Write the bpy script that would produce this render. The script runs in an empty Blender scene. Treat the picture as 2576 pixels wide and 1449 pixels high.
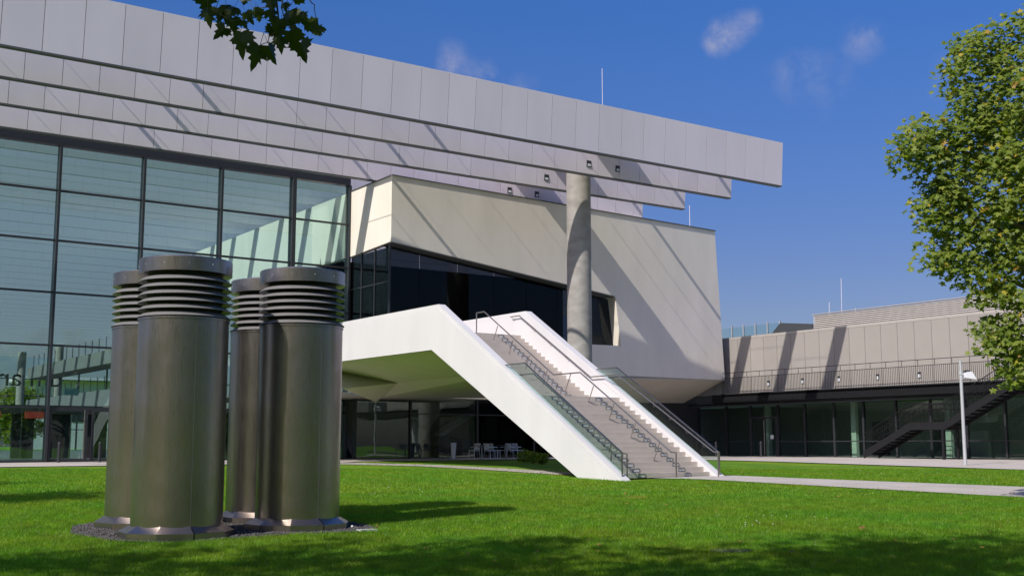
import bpy, math, random
import numpy as np
from math import radians, sin, cos, pi, sqrt, atan2
from mathutils import Vector, Matrix
random.seed(7); np.random.seed(7)
S = bpy.context.scene
COL = S.collection

# ------------------------------------------------------------------ camera
EYE = 1.6
YAW = radians(34.9); PITCH = math.atan(397.5/2965.0)
cd = bpy.data.cameras.new('camera'); cam = bpy.data.objects.new('camera', cd); COL.objects.link(cam)
cam.location = (0, 0, EYE); cam.rotation_euler = (pi/2+PITCH, 0, -YAW)
cd.sensor_width = 36; cd.lens = 36*2965/2576.0; cd.clip_start = .1; cd.clip_end = 3000
S.camera = cam
# ------------------------------------------------------------------ world, sun, exposure
LD = Vector((1.0, .30, -.90)).normalized()          # direction the sunlight travels
EL = math.asin(-LD.z); ROT = atan2(-LD.x, -LD.y)
W = bpy.data.worlds.new('World'); S.world = W; W.use_nodes = True
nt = W.node_tree; N = nt.nodes; L = nt.links; N.clear()
out = N.new('ShaderNodeOutputWorld'); bg = N.new('ShaderNodeBackground'); bg.inputs[1].default_value = .10
sky = N.new('ShaderNodeTexSky'); sky.sky_type = 'NISHITA'; sky.sun_disc = False
sky.sun_elevation = EL; sky.sun_rotation = ROT; sky.air_density = 1.0; sky.dust_density = 1.6; sky.ozone_density = 4.0; sky.altitude = 100
hsv = N.new('ShaderNodeHueSaturation'); hsv.inputs['Saturation'].default_value = 1.32; hsv.inputs['Hue'].default_value = .512; hsv.inputs['Value'].default_value = 1.18
tc = N.new('ShaderNodeTexCoord')
sz = N.new('ShaderNodeSeparateXYZ'); L.new(tc.outputs['Generated'], sz.inputs[0])
rz = N.new('ShaderNodeValToRGB'); e_ = rz.color_ramp.elements; e_[0].position = 0; e_[0].color = (.60, .52, .56, 1); e_[1].position = .42; e_[1].color = (1, .98, 1, 1)
m_ = e_.new(.15); m_.color = (.70, .62, .66, 1); L.new(sz.outputs[2], rz.inputs[0])
ml = N.new('ShaderNodeMixRGB'); ml.blend_type = 'MULTIPLY'; ml.inputs[0].default_value = 1; L.new(sky.outputs[0], ml.inputs[1]); L.new(rz.outputs[0], ml.inputs[2]); L.new(ml.outputs[0], hsv.inputs['Color'])
nz = N.new('ShaderNodeTexNoise'); nz.inputs['Scale'].default_value = 34; nz.inputs['Detail'].default_value = 8; nz.inputs['Roughness'].default_value = .66; nz.inputs['Distortion'].default_value = .25
L.new(tc.outputs['Generated'], nz.inputs['Vector'])
def pixdir(x, y):
    r = Vector((cos(YAW), -sin(YAW), 0)); fh = Vector((sin(YAW), cos(YAW), 0)); up = Vector((0, 0, 1))
    fw = cos(PITCH)*fh+sin(PITCH)*up; u = -sin(PITCH)*fh+cos(PITCH)*up
    return (x-1288)*r+2965.*fw-(y-724.5)*u
wn = N.new('ShaderNodeTexNoise'); wn.inputs['Scale'].default_value = 14; wn.inputs['Detail'].default_value = 5; L.new(tc.outputs['Generated'], wn.inputs['Vector'])
w1 = N.new('ShaderNodeVectorMath'); w1.operation = 'SUBTRACT'; w1.inputs[1].default_value = (.5, .5, .5); L.new(wn.outputs['Color'], w1.inputs[0])
w2 = N.new('ShaderNodeVectorMath'); w2.operation = 'MULTIPLY'; w2.inputs[1].default_value = (.075, .075, .05); L.new(w1.outputs[0], w2.inputs[0])
w3 = N.new('ShaderNodeVectorMath'); w3.operation = 'ADD'; L.new(tc.outputs['Generated'], w3.inputs[0]); L.new(w2.outputs[0], w3.inputs[1])
prev = None
for (x, y, r, a) in [(1872, 98, .024, .80), (1900, 86, .017, .6), (1835, 118, .020, .6), (2150, 108, .026, .30), (2200, 88, .020, .25), (2050, 205, .030, .24), (1990, 228, .024, .18), (2110, 190, .022, .18), (1160, 172, .026, .40), (1230, 190, .022, .30), (1320, 215, .02, .22), (2380, 190, .02, .12)]:
    d = pixdir(x, y).normalized()
    vd = N.new('ShaderNodeVectorMath'); vd.operation = 'DISTANCE'; vd.inputs[1].default_value = d
    L.new(w3.outputs[0], vd.inputs[0])
    mr = N.new('ShaderNodeMapRange'); mr.interpolation_type = 'SMOOTHSTEP'
    mr.inputs['From Min'].default_value = 0; mr.inputs['From Max'].default_value = r; mr.inputs['To Min'].default_value = a; mr.inputs['To Max'].default_value = 0
    L.new(vd.outputs['Value'], mr.inputs['Value'])
    if prev is None: prev = mr.outputs[0]
    else:
        mx = N.new('ShaderNodeMath'); mx.operation = 'MAXIMUM'; L.new(prev, mx.inputs[0]); L.new(mr.outputs[0], mx.inputs[1]); prev = mx.outputs[0]
nr = N.new('ShaderNodeMapRange'); nr.inputs['From Min'].default_value = .34; nr.inputs['From Max'].default_value = .60; L.new(nz.outputs[0], nr.inputs['Value'])
mu = N.new('ShaderNodeMath'); mu.operation = 'MULTIPLY'; L.new(prev, mu.inputs[0]); L.new(nr.outputs[0], mu.inputs[1])
mu2 = N.new('ShaderNodeMath'); mu2.operation = 'MULTIPLY'; mu2.inputs[1].default_value = 1.0; L.new(mu.outputs[0], mu2.inputs[0])
mix = N.new('ShaderNodeMixRGB'); mix.inputs[2].default_value = (4.3, 4.1, 4.9, 1)
L.new(mu2.outputs[0], mix.inputs[0]); L.new(hsv.outputs[0], mix.inputs[1]); L.new(mix.outputs[0], bg.inputs[0]); L.new(bg.outputs[0], out.inputs[0])
sd = bpy.data.lights.new('sun', 'SUN'); sd.energy = 4.0; sd.angle = radians(.53); sd.color = (1, .95, .87)
sun = bpy.data.objects.new('sun', sd); COL.objects.link(sun); sun.rotation_euler = LD.to_track_quat('-Z', 'Y').to_euler(); sun.location = (-20, -5, 40)
S.view_settings.view_transform = 'Standard'; S.view_settings.look = 'None'; S.view_settings.exposure = 0.23; S.view_settings.gamma = 1
try: S.view_settings.use_curve_mapping = False
except Exception: pass
S.cycles.max_bounces = 8; S.cycles.diffuse_bounces = 3; S.cycles.glossy_bounces = 4; S.cycles.transparent_max_bounces = 24; S.cycles.transmission_bounces = 4
S.cycles.sample_clamp_indirect = 6; S.cycles.caustics_reflective = False; S.cycles.caustics_refractive = False

# ------------------------------------------------------------------ helpers
def G(F): return float(np.interp(F, [0, 15, 22, 38.5, 46, 58, 70, 2000], [0, .05, .2, .62, .72, .86, .92, .93]))
_Fs = np.linspace(-200, 400, 1201); _Gs = np.interp(_Fs, [0, 15, 22, 38.5, 46, 58, 70, 2000], [0, .05, .2, .62, .72, .86, .92, .93])
_k = np.ones(9)/9; _Gs2 = np.convolve(np.pad(_Gs, 4, 'edge'), _k, 'valid')
def gz(x, y):
    F = np.asarray(x)*sin(YAW)+np.asarray(y)*cos(YAW)
    return np.interp(F, _Fs, _Gs2)
def world(F, Lr, z=0): return (F*sin(YAW)+Lr*cos(YAW), F*cos(YAW)-Lr*sin(YAW), z)
def at(x, y, F):
    d = pixdir(x, y); fh = Vector((sin(YAW), cos(YAW), 0)); d = d*(F/d.dot(fh)); return Vector((0, 0, EYE))+d

def tag(o, label=None, cat=None, group=None, kind=None):
    if label: o['label'] = label
    if cat: o['category'] = cat
    if group: o['group'] = group
    if kind: o['kind'] = kind
    return o
def empty(name, loc, label, cat, group=None):
    o = bpy.data.objects.new(name, None); COL.objects.link(o); o.location = loc; o.empty_display_size = .3
    tag(o, label, cat, group); return o
def link(name, me, parent=None, loc=None, rotz=0):
    o = bpy.data.objects.new(name, me); COL.objects.link(o)
    if parent is not None: o.parent = parent
    if loc is not None: o.location = loc
    if rotz: o.rotation_euler = (0, 0, rotz)
    return o
class MB:
    def __init__(s): s.v = []; s.f = []; s.m = []; s.sm = []
    def add(s, vs, fs, mi=0, smooth=False):
        b = len(s.v); s.v += [tuple(v) for v in vs]
        for f in fs: s.f.append([b+i for i in f]); s.m.append(mi); s.sm.append(smooth)
        return s
    def box(s, x0, x1, y0, y1, z0, z1, mi=0):
        v = [(x0, y0, z0), (x1, y0, z0), (x1, y1, z0), (x0, y1, z0), (x0, y0, z1), (x1, y0, z1), (x1, y1, z1), (x0, y1, z1)]
        return s.add(v, [(3, 2, 1, 0), (4, 5, 6, 7), (0, 1, 5, 4), (1, 2, 6, 5), (2, 3, 7, 6), (3, 0, 4, 7)], mi)
    def hexa(s, v, mi=0):
        return s.add(v, [(3, 2, 1, 0), (4, 5, 6, 7), (0, 1, 5, 4), (1, 2, 6, 5), (2, 3, 7, 6), (3, 0, 4, 7)], mi)
    def prism(s, poly, axis, a, b, mi=0):
        """poly: list of 2-tuples; axis 'x': (y,z); 'y': (x,z); 'z': (x,y)"""
        n = len(poly)
        def P(p, t): return {'x': (t, p[0], p[1]), 'y': (p[0], t, p[1]), 'z': (p[0], p[1], t)}[axis]
        v = [P(p, a) for p in poly]+[P(p, b) for p in poly]
        return s.add(v, [tuple(range(n))[::-1], tuple(range(n, 2*n))]+[(i, (i+1) % n, n+(i+1) % n, n+i) for i in range(n)], mi)
    def bar(s, p, q, w, h=None, mi=0):
        h = h or w; p = Vector(p); q = Vector(q); d = (q-p).normalized()
        u = d.cross(Vector((0, 0, 1)))
        if u.length < .05: u = Vector((1, 0, 0))
        u.normalize(); n = u.cross(d).normalized()
        c = [(-1, -1), (1, -1), (1, 1), (-1, 1)]
        return s.hexa([p+u*(a*w/2)+n*(b*h/2) for a, b in c]+[q+u*(a*w/2)+n*(b*h/2) for a, b in c], mi)
    def tube(s, pts, r, n=8, mi=0, r2=None):
        pts = [Vector(p) for p in pts]; m = len(pts); rings = []
        for i, p in enumerate(pts):
            d = (pts[min(i+1, m-1)]-pts[max(i-1, 0)]).normalized(); u = d.cross(Vector((0, 0, 1)))
            if u.length < .05: u = Vector((1, 0, 0))
            u.normalize(); w = u.cross(d).normalized()
            rr = r[i] if isinstance(r, (list, tuple)) else (r if r2 is None else r+(r2-r)*i/(m-1))
            rings.append([p+u*(rr*cos(2*pi*k/n))+w*(rr*sin(2*pi*k/n)) for k in range(n)])
        v = [q for rg in rings for q in rg]
        f = [(i*n+k, i*n+(k+1) % n, (i+1)*n+(k+1) % n, (i+1)*n+k) for i in range(m-1) for k in range(n)]
        s.add(v, f, mi, True); s.add(rings[0], [tuple(range(n))[::-1]], mi); s.add(rings[-1], [tuple(range(n))], mi); return s
    def lathe(s, prof, n=48, c=(0, 0), mi=0, smooth=True, cap=True, a0=0):
        v = []
        for (r, z) in prof: v += [(c[0]+r*cos(a0+2*pi*k/n), c[1]+r*sin(a0+2*pi*k/n), z) for k in range(n)]
        m = len(prof)
        # duplicated rings per segment keep profile edges crisp while shading round the axis stays smooth
        for i in range(m-1):
            seg = v[i*n:(i+2)*n]; s.add(seg, [(k, (k+1) % n, n+(k+1) % n, n+k) for k in range(n)], mi, smooth)
        if cap:
            if prof[-1][0] > .001: s.add(v[-n:], [tuple(range(n))], mi)
            if prof[0][0] > .001: s.add(v[:n], [tuple(range(n))[::-1]], mi)
        return s
    def mesh(s, name, mats):
        me = bpy.data.meshes.new(name); me.from_pydata([tuple(v) for v in s.v], [], s.f)
        for m in (mats if isinstance(mats, (list, tuple)) else [mats]): me.materials.append(m)
        me.polygons.foreach_set('material_index', s.m); me.polygons.foreach_set('use_smooth', s.sm); me.update(); return me
    def build(s, name, mats, parent=None, loc=None, rotz=0): return link(name, s.mesh(name, mats), parent, loc, rotz)
def fastmesh(name, V, Fa, mats, mi=None):
    """V (n,3) float array, Fa (m,k) int array"""
    me = bpy.data.meshes.new(name); k = Fa.shape[1]
    me.vertices.add(len(V)); me.vertices.foreach_set('co', V.astype(np.float32).ravel())
    me.loops.add(Fa.size); me.loops.foreach_set('vertex_index', Fa.astype(np.int32).ravel())
    me.polygons.add(len(Fa)); me.polygons.foreach_set('loop_start', (np.arange(len(Fa))*k).astype(np.int32)); me.polygons.foreach_set('loop_total', np.full(len(Fa), k, np.int32))
    for m in (mats if isinstance(mats, (list, tuple)) else [mats]): me.materials.append(m)
    if mi is not None: me.polygons.foreach_set('material_index', mi.astype(np.int32))
    me.update(calc_edges=True); return me
def copy_tree(o, parent=None):
    c = o.copy(); COL.objects.link(c)
    if parent is not None: c.parent = parent
    for ch in o.children: copy_tree(ch, c)
    return c

# ------------------------------------------------------------------ materials
def mat(name):
    m = bpy.data.materials.new(name); m.use_nodes = True; t = m.node_tree; b = t.nodes['Principled BSDF']; return m, t, b
def nd(t, kind, **kw):
    n = t.nodes.new(kind)
    for k, v in kw.items():
        if k in n.inputs: n.inputs[k].default_value = v
        else: setattr(n, k, v)
    return n
def surf(name, col, rough=.6, metal=0, var=.06, scale=3., bump=0., bscale=40., stretch=(1, 1, 1), objvar=.0, spec=.5, detail=5, col2=None, space='Object'):
    m, t, b = mat(name); l = t.links
    c = nd(t, 'ShaderNodeTexCoord')
    mp = nd(t, 'ShaderNodeMapping'); mp.inputs['Scale'].default_value = stretch
    geo = nd(t, 'ShaderNodeNewGeometry')
    l.new(geo.outputs['Position'] if space == 'World' else c.outputs['Object'], mp.inputs[0])
    n = nd(t, 'ShaderNodeTexNoise', Scale=scale, Detail=detail); l.new(mp.outputs[0], n.inputs['Vector'])
    mr = nd(t, 'ShaderNodeMapRange'); mr.inputs['From Min'].default_value = .3; mr.inputs['From Max'].default_value = .7
    l.new(n.outputs[0], mr.inputs['Value'])
    mx = nd(t, 'ShaderNodeMixRGB'); c2 = col2 or tuple(v*(1-2*var) for v in col)
    mx.inputs[1].default_value = (*col, 1); mx.inputs[2].default_value = (*c2, 1); l.new(mr.outputs[0], mx.inputs[0]); o = mx.outputs[0]
    if objvar:
        oi = nd(t, 'ShaderNodeObjectInfo'); m2 = nd(t, 'ShaderNodeMapRange'); m2.inputs['To Min'].default_value = 1-objvar; m2.inputs['To Max'].default_value = 1+objvar
        l.new(oi.outputs['Random'], m2.inputs['Value'])
        h = nd(t, 'ShaderNodeHueSaturation'); l.new(m2.outputs[0], h.inputs['Value']); l.new(o, h.inputs['Color']); o = h.outputs[0]
    l.new(o, b.inputs['Base Color'])
    b.inputs['Roughness'].default_value = rough; b.inputs['Metallic'].default_value = metal; b.inputs['Specular IOR Level'].default_value = spec
    if bump:
        n2 = nd(t, 'ShaderNodeTexNoise', Scale=bscale, Detail=4); l.new(mp.outputs[0], n2.inputs['Vector'])
        bp = nd(t, 'ShaderNodeBump', Strength=1.0, Distance=bump); l.new(n2.outputs[0], bp.inputs['Height']); l.new(bp.outputs[0], b.inputs['Normal'])
    return m
M = {}
M['fin'] = surf('fin_panel_paint', (.80, .725, .79), .40, 0, .035, .8, .0, objvar=.04, stretch=(1, 1, .3), space='World')
M['fin_edge'] = surf('fin_edge_metal', (.10, .10, .11), .5)
M['white'] = surf('white_render', (.655, .632, .638), .6, 0, .035, 1.1, .0015, 60, stretch=(1, 1, .35), space='World')
M['plaster'] = surf('pavilion_panel', (.86, .79, .70), .42, 0, .045, .8, .0012, 6, stretch=(1.2, 1.2, .35), space='World')
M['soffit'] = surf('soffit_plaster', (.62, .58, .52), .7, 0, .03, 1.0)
M['concrete'] = surf('cast_concrete', (.375, .35, .325), .75, 0, .16, 1.6, .003, 30, stretch=(1, 1, 1.4))
M['frame'] = surf('dark_frame_metal', (.030, .032, .038), .4)
M['blackmetal'] = surf('black_stair_metal', (.012, .012, .014), .6, 0, .1, 4, spec=.25)
M['stone'] = surf('stair_granite', (.55, .49, .44), .7, 0, .05, 3, .002, 90, objvar=.03)
M['paving'] = surf('paving_concrete', (.52, .46, .41), .85, 0, .08, .8, .003, 80, space='World')
M['path'] = surf('path_bound_gravel', (.50, .45, .40), .9, 0, .10, 1.2, .006, 60, space='World')
M['steelrail'] = surf('brushed_rail_steel', (.40, .36, .33), .33, 1, .06, 8)
M['wingpanel'] = surf('wing_facade_panel', (.375, .34, .315), .38, .1, .05, .8, 0, stretch=(1, 1, .5), objvar=.05)
M['louvre'] = surf('roof_louvre_metal', (.46, .42, .39), .5, .2, .05, 2)
M['darkroof'] = surf('dark_roof_metal', (.06, .065, .07), .4)
M['floor'] = surf('hall_floor', (.16, .16, .155), .35, 0, .05, 1)
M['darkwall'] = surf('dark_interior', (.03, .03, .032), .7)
M['greywall'] = surf('grey_interior', (.20, .20, .20), .7)
M['red'] = surf('red_sign', (.55, .06, .04), .5)
M['sign'] = surf('pale_sign', (.45, .62, .60), .5)
M['chair'] = surf('white_plastic', (.74, .75, .78), .4)
M['polewhite'] = surf('lamp_pole_paint', (.52, .53, .55), .45, .3, .04, 3)
M['glassposts'] = surf('pale_post', (.78, .82, .76), .5)
M['stone_dark'] = surf('bed_gravel_stone', (.13, .12, .12), .8, 0, .3, 5, objvar=.2)
M['stone_pale'] = surf('path_pebble', (.42, .39, .35), .8, 0, .25, 5)
M['bark'] = surf('plane_bark', (.20, .17, .13), .9, 0, .25, 6, .01, 14)
M['lamp_in'] = surf('fitting_glass', (.72, .74, .75), .3)
M['cover'] = surf('concrete_cover', (.09, .085, .075), .9, 0, .15, 8, .003, 60)
M['dryleaf'] = surf('dry_leaf', (.36, .15, .05), .7, 0, .2, 20, objvar=.4)
M['yellowleaf'] = surf('yellow_leaf', (.55, .36, .06), .7, 0, .2, 20)
M['daisy'] = surf('daisy_petals', (.8, .8, .78), .6)
M['concretelight'] = surf('pale_precast', (.5, .5, .5), .7)
M['greyframe'] = surf('light_frame_grey', (.13, .125, .12), .5)
M['palestone'] = surf('step_light_glass', (.62, .62, .61), .4)
M['ringpaint'] = surf('louvre_ring_metal', (.29, .28, .285), .42, .35, .05, 5)
M['rubber'] = surf('black_rubber', (.02, .02, .02), .6)

def glass(name, tint, refl=.10, ior=1.45, rough=0., dark=None):
    m, t, b = mat(name); l = t.links; t.nodes.remove(b); o = t.nodes['Material Output']
    tr = nd(t, 'ShaderNodeBsdfTransparent'); tr.inputs[0].default_value = (*tint, 1)
    gl = nd(t, 'ShaderNodeBsdfGlossy', Roughness=rough); gl.inputs[0].default_value = (.9, .97, .95, 1)
    ge = nd(t, 'ShaderNodeNewGeometry'); gn = nd(t, 'ShaderNodeTexNoise', Scale=.55, Detail=1.5); l.new(ge.outputs['Position'], gn.inputs['Vector'])
    gb = nd(t, 'ShaderNodeBump', Strength=1., Distance=.004); l.new(gn.outputs[0], gb.inputs['Height']); l.new(gb.outputs[0], gl.inputs['Normal'])
    lw = nd(t, 'ShaderNodeLayerWeight', Blend=.5); pw = nd(t, 'ShaderNodeMath'); pw.operation = 'POWER'; pw.inputs[1].default_value = 4.5; l.new(lw.outputs['Facing'], pw.inputs[0])
    ad = nd(t, 'ShaderNodeMath'); ad.operation = 'MULTIPLY_ADD'; ad.use_clamp = True; ad.inputs[1].default_value = .7; ad.inputs[2].default_value = refl
    l.new(pw.outputs[0], ad.inputs[0]); ms = nd(t, 'ShaderNodeMixShader'); l.new(ad.outputs[0], ms.inputs[0]); l.new(tr.outputs[0], ms.inputs[1]); l.new(gl.outputs[0], ms.inputs[2])
    l.new(ms.outputs[0], o.inputs[0]); return m
M['glass'] = glass('hall_glass', (.68, .83, .81), .07)
M['glasswing'] = glass('wing_glass', (.74, .83, .78), .075)
M['glassclear'] = glass('guard_glass', (.88, .95, .92), .03)
M['glassdark'] = glass('tinted_dark_glass', (.22, .24, .27), .018)

def steel():
    m, t, b = mat('brushed_steel'); l = t.links
    c = nd(t, 'ShaderNodeTexCoord'); mp = nd(t, 'ShaderNodeMapping'); mp.inputs['Scale'].default_value = (30, 30, .7); l.new(c.outputs['Object'], mp.inputs[0])
    n = nd(t, 'ShaderNodeTexNoise', Scale=4., Detail=6); l.new(mp.outputs[0], n.inputs['Vector'])
    n3 = nd(t, 'ShaderNodeTexNoise', Scale=1.1, Detail=4); l.new(c.outputs['Object'], n3.inputs['Vector'])
    r = nd(t, 'ShaderNodeMapRange'); r.inputs['From Min'].default_value = .3; r.inputs['From Max'].default_value = .7; r.inputs['To Min'].default_value = .26; r.inputs['To Max'].default_value = .36; l.new(n.outputs[0], r.inputs['Value']); l.new(r.outputs[0], b.inputs['Roughness'])
    mx = nd(t, 'ShaderNodeMixRGB'); mx.inputs[1].default_value = (.46, .415, .385, 1); mx.inputs[2].default_value = (.37, .33, .31, 1); l.new(n.outputs[0], mx.inputs[0])
    mx2 = nd(t, 'ShaderNodeMixRGB'); mx2.blend_type = 'MULTIPLY'; mx2.inputs[2].default_value = (.8, .79, .78, 1); l.new(n3.outputs[0], mx2.inputs[0]); l.new(mx.outputs[0], mx2.inputs[1]); l.new(mx2.outputs[0], b.inputs['Base Color'])
    b.inputs['Metallic'].default_value = 1; b.inputs['Anisotropic'].default_value = .3
    n2 = nd(t, 'ShaderNodeTexNoise', Scale=1.0, Detail=2); l.new(c.outputs['Object'], n2.inputs['Vector'])
    bp = nd(t, 'ShaderNodeBump', Strength=1., Distance=.020); l.new(n2.outputs[0], bp.inputs['Height'])
    bp2 = nd(t, 'ShaderNodeBump', Strength=1., Distance=.0004); l.new(n.outputs[0], bp2.inputs['Height']); l.new(bp.outputs[0], bp2.inputs['Normal']); l.new(bp2.outputs[0], b.inputs['Normal'])
    return m
M['steel'] = steel()
def leafmat(name, cols, trans=.35):
    m, t, b = mat(name); l = t.links; o = t.nodes['Material Output']
    g = nd(t, 'ShaderNodeNewGeometry'); rp = nd(t, 'ShaderNodeValToRGB'); e = rp.color_ramp.elements
    while len(e) < len(cols): e.new(.5)
    for i, (p, c) in enumerate(cols): e[i].position = p; e[i].color = (*c, 1)
    l.new(g.outputs['Random Per Island'], rp.inputs[0]); l.new(rp.outputs[0], b.inputs['Base Color']); b.inputs['Roughness'].default_value = .45; b.inputs['Specular IOR Level'].default_value = .35
    tl = nd(t, 'ShaderNodeBsdfTranslucent'); h = nd(t, 'ShaderNodeHueSaturation', Saturation=1.15, Value=1.7); l.new(rp.outputs[0], h.inputs['Color']); l.new(h.outputs[0], tl.inputs[0])
    ms = nd(t, 'ShaderNodeMixShader'); ms.inputs[0].default_value = trans; l.new(b.outputs[0], ms.inputs[1]); l.new(tl.outputs[0], ms.inputs[2]); l.new(ms.outputs[0], o.inputs[0]); return m
M['leaf'] = leafmat('plane_leaf', [(0, (.11, .165, .024)), (.4, (.165, .22, .032)), (.75, (.21, .26, .042)), (.955, (.26, .295, .05)), (.975, (.48, .40, .04)), (1, (.36, .20, .05))], .46)
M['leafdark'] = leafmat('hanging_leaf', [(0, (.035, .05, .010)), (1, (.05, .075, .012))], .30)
M['grassblade'] = leafmat('grass_blade', [(0, (.09, .21, .010)), (.5, (.15, .31, .014)), (.9, (.21, .37, .025)), (1, (.34, .38, .08))], .42)
def vary(m):
    t = m.node_tree; l = t.links; rp = next(n for n in t.nodes if n.type == 'VALTORGB'); g = nd(t, 'ShaderNodeNewGeometry')
    n = nd(t, 'ShaderNodeTexNoise', Scale=.45, Detail=6, Roughness=.6); l.new(g.outputs['Position'], n.inputs['Vector'])
    n2 = nd(t, 'ShaderNodeTexNoise', Scale=3.2, Detail=4); l.new(g.outputs['Position'], n2.inputs['Vector'])
    a = nd(t, 'ShaderNodeMapRange'); a.inputs['From Min'].default_value = .32; a.inputs['From Max'].default_value = .68; a.inputs['To Min'].default_value = .522; a.inputs['To Max'].default_value = .472; l.new(n.outputs[0], a.inputs['Value'])
    b = nd(t, 'ShaderNodeMapRange'); b.inputs['From Min'].default_value = .3; b.inputs['From Max'].default_value = .7; b.inputs['To Min'].default_value = .66; b.inputs['To Max'].default_value = 1.22; l.new(n2.outputs[0], b.inputs['Value'])
    h = nd(t, 'ShaderNodeHueSaturation'); l.new(a.outputs[0], h.inputs['Hue']); l.new(b.outputs[0], h.inputs['Value'])
    outs = [k.to_socket for k in rp.outputs[0].links]; l.new(rp.outputs[0], h.inputs['Color'])
    for so in outs: l.new(h.outputs[0], so)
vary(M['grassblade'])
def lawnmat():
    m, t, b = mat('lawn_ground'); l = t.links
    g = nd(t, 'ShaderNodeNewGeometry')
    n = nd(t, 'ShaderNodeTexNoise', Scale=.35, Detail=6, Roughness=.65); l.new(g.outputs['Position'], n.inputs['Vector'])
    n2 = nd(t, 'ShaderNodeTexNoise', Scale=28., Detail=6); l.new(g.outputs['Position'], n2.inputs['Vector'])
    r = nd(t, 'ShaderNodeValToRGB'); e = r.color_ramp.elements; e[0].position = .36; e[0].color = (.085, .235, .014, 1); e[1].position = .66; e[1].color = (.225, .335, .020, 1); l.new(n.outputs[0], r.inputs[0])
    r2 = nd(t, 'ShaderNodeMapRange'); r2.inputs['From Min'].default_value = .3; r2.inputs['From Max'].default_value = .7; r2.inputs['To Min'].default_value = .6; r2.inputs['To Max'].default_value = 1.25; l.new(n2.outputs[0], r2.inputs['Value'])
    h = nd(t, 'ShaderNodeHueSaturation'); l.new(r2.outputs[0], h.inputs['Value']); l.new(r.outputs[0], h.inputs['Color']); l.new(h.outputs[0], b.inputs['Base Color'])
    b.inputs['Roughness'].default_value = .8; b.inputs['Specular IOR Level'].default_value = .15
    n3 = nd(t, 'ShaderNodeTexNoise', Scale=45., Detail=5); l.new(g.outputs['Position'], n3.inputs['Vector'])
    bp = nd(t, 'ShaderNodeBump', Strength=1., Distance=.05); l.new(n3.outputs[0], bp.inputs['Height']); l.new(bp.outputs[0], b.inputs['Normal']); return m
M['lawn'] = lawnmat()

# ------------------------------------------------------------------ ground
def sheet(A, B, n, m, off, name, matl, kind='structure'):
    def rs(P, n):
        P = np.array(P, float); d = np.r_[0, np.cumsum(np.hypot(*np.diff(P, axis=0).T))]; t = np.linspace(0, d[-1], n+1); return np.c_[np.interp(t, d, P[:, 0]), np.interp(t, d, P[:, 1])]
    a = rs(A, n); b = rs(B, n); w = np.linspace(0, 1, m+1)[None, :, None]; P = a[:, None]*(1-w)+b[:, None]*w
    V = np.dstack([P, gz(P[..., 0], P[..., 1])+off]).reshape(-1, 3)
    i, j = np.meshgrid(np.arange(n), np.arange(m), indexing='ij'); q = i*(m+1)+j; Fa = np.stack([q, q+m+1, q+m+2, q+1], -1).reshape(-1, 4)
    nn = np.cross(V[Fa[0, 1]]-V[Fa[0, 0]], V[Fa[0, 2]]-V[Fa[0, 0]])
    if nn[2] < 0: Fa = Fa[:, ::-1]
    o = link(name, fastmesh(name, V, Fa, matl)); o['kind'] = kind; return o
# lawn: one sheet to the horizon, fine near the camera
xs = np.r_[np.linspace(-900, -60, 12)[:-1], np.linspace(-60, 90, 151), np.linspace(90, 1200, 14)[1:]]
ys = np.r_[np.linspace(-900, -60, 12)[:-1], np.linspace(-60, 90, 151), np.linspace(90, 1500, 14)[1:]]
X_, Y_ = np.meshgrid(xs, ys, indexing='ij'); V = np.stack([X_, Y_, gz(X_, Y_)], -1).reshape(-1, 3)
i, j = np.meshgrid(np.arange(len(xs)-1), np.arange(len(ys)-1), indexing='ij'); q = i*len(ys)+j
o = link('lawn', fastmesh('lawn', V, np.stack([q, q+len(ys), q+len(ys)+1, q+1], -1).reshape(-1, 4), M['lawn'])); o['kind'] = 'structure'
sheet([(-60, 52.5), (10.5, 51.2), (14.2, 50.8), (24.6, 49.0), (27.0, 51.4), (42.2, 51.0)], [(-60, 60), (10, 60), (14, 60), (25, 60), (28, 60), (44, 60)], 60, 6, .03, 'pavement_terrace', M['paving'])
sheet([(42.2, 60), (43.1, 42.7), (41.2, 25.6), (40.5, 5), (40, -40)], [(57, 60), (57, 42.7), (57, 25.6), (57, 5), (57, -40)], 60, 8, .034, 'pavement_by_wing', M['paving'])
sheet([(24.9, 28.0), (25.67, 27.0), (26.0, 22), (26.34, 16.4), (26.5, 0), (26, -20)], [(28.2, 28.0), (28.7, 25), (29.4, 22), (30.2, 18.8), (32, 0), (33, -20)], 50, 4, .03, 'footpath', M['path'])
sheet([(23.6, 48.9), (25.2, 43), (24.9, 38), (24.3, 31.8)], [(25.6, 49.2), (26.4, 43), (26.0, 38), (25.1, 31.9)], 30, 2, .012, 'gravel_path', M['path'])

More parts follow.
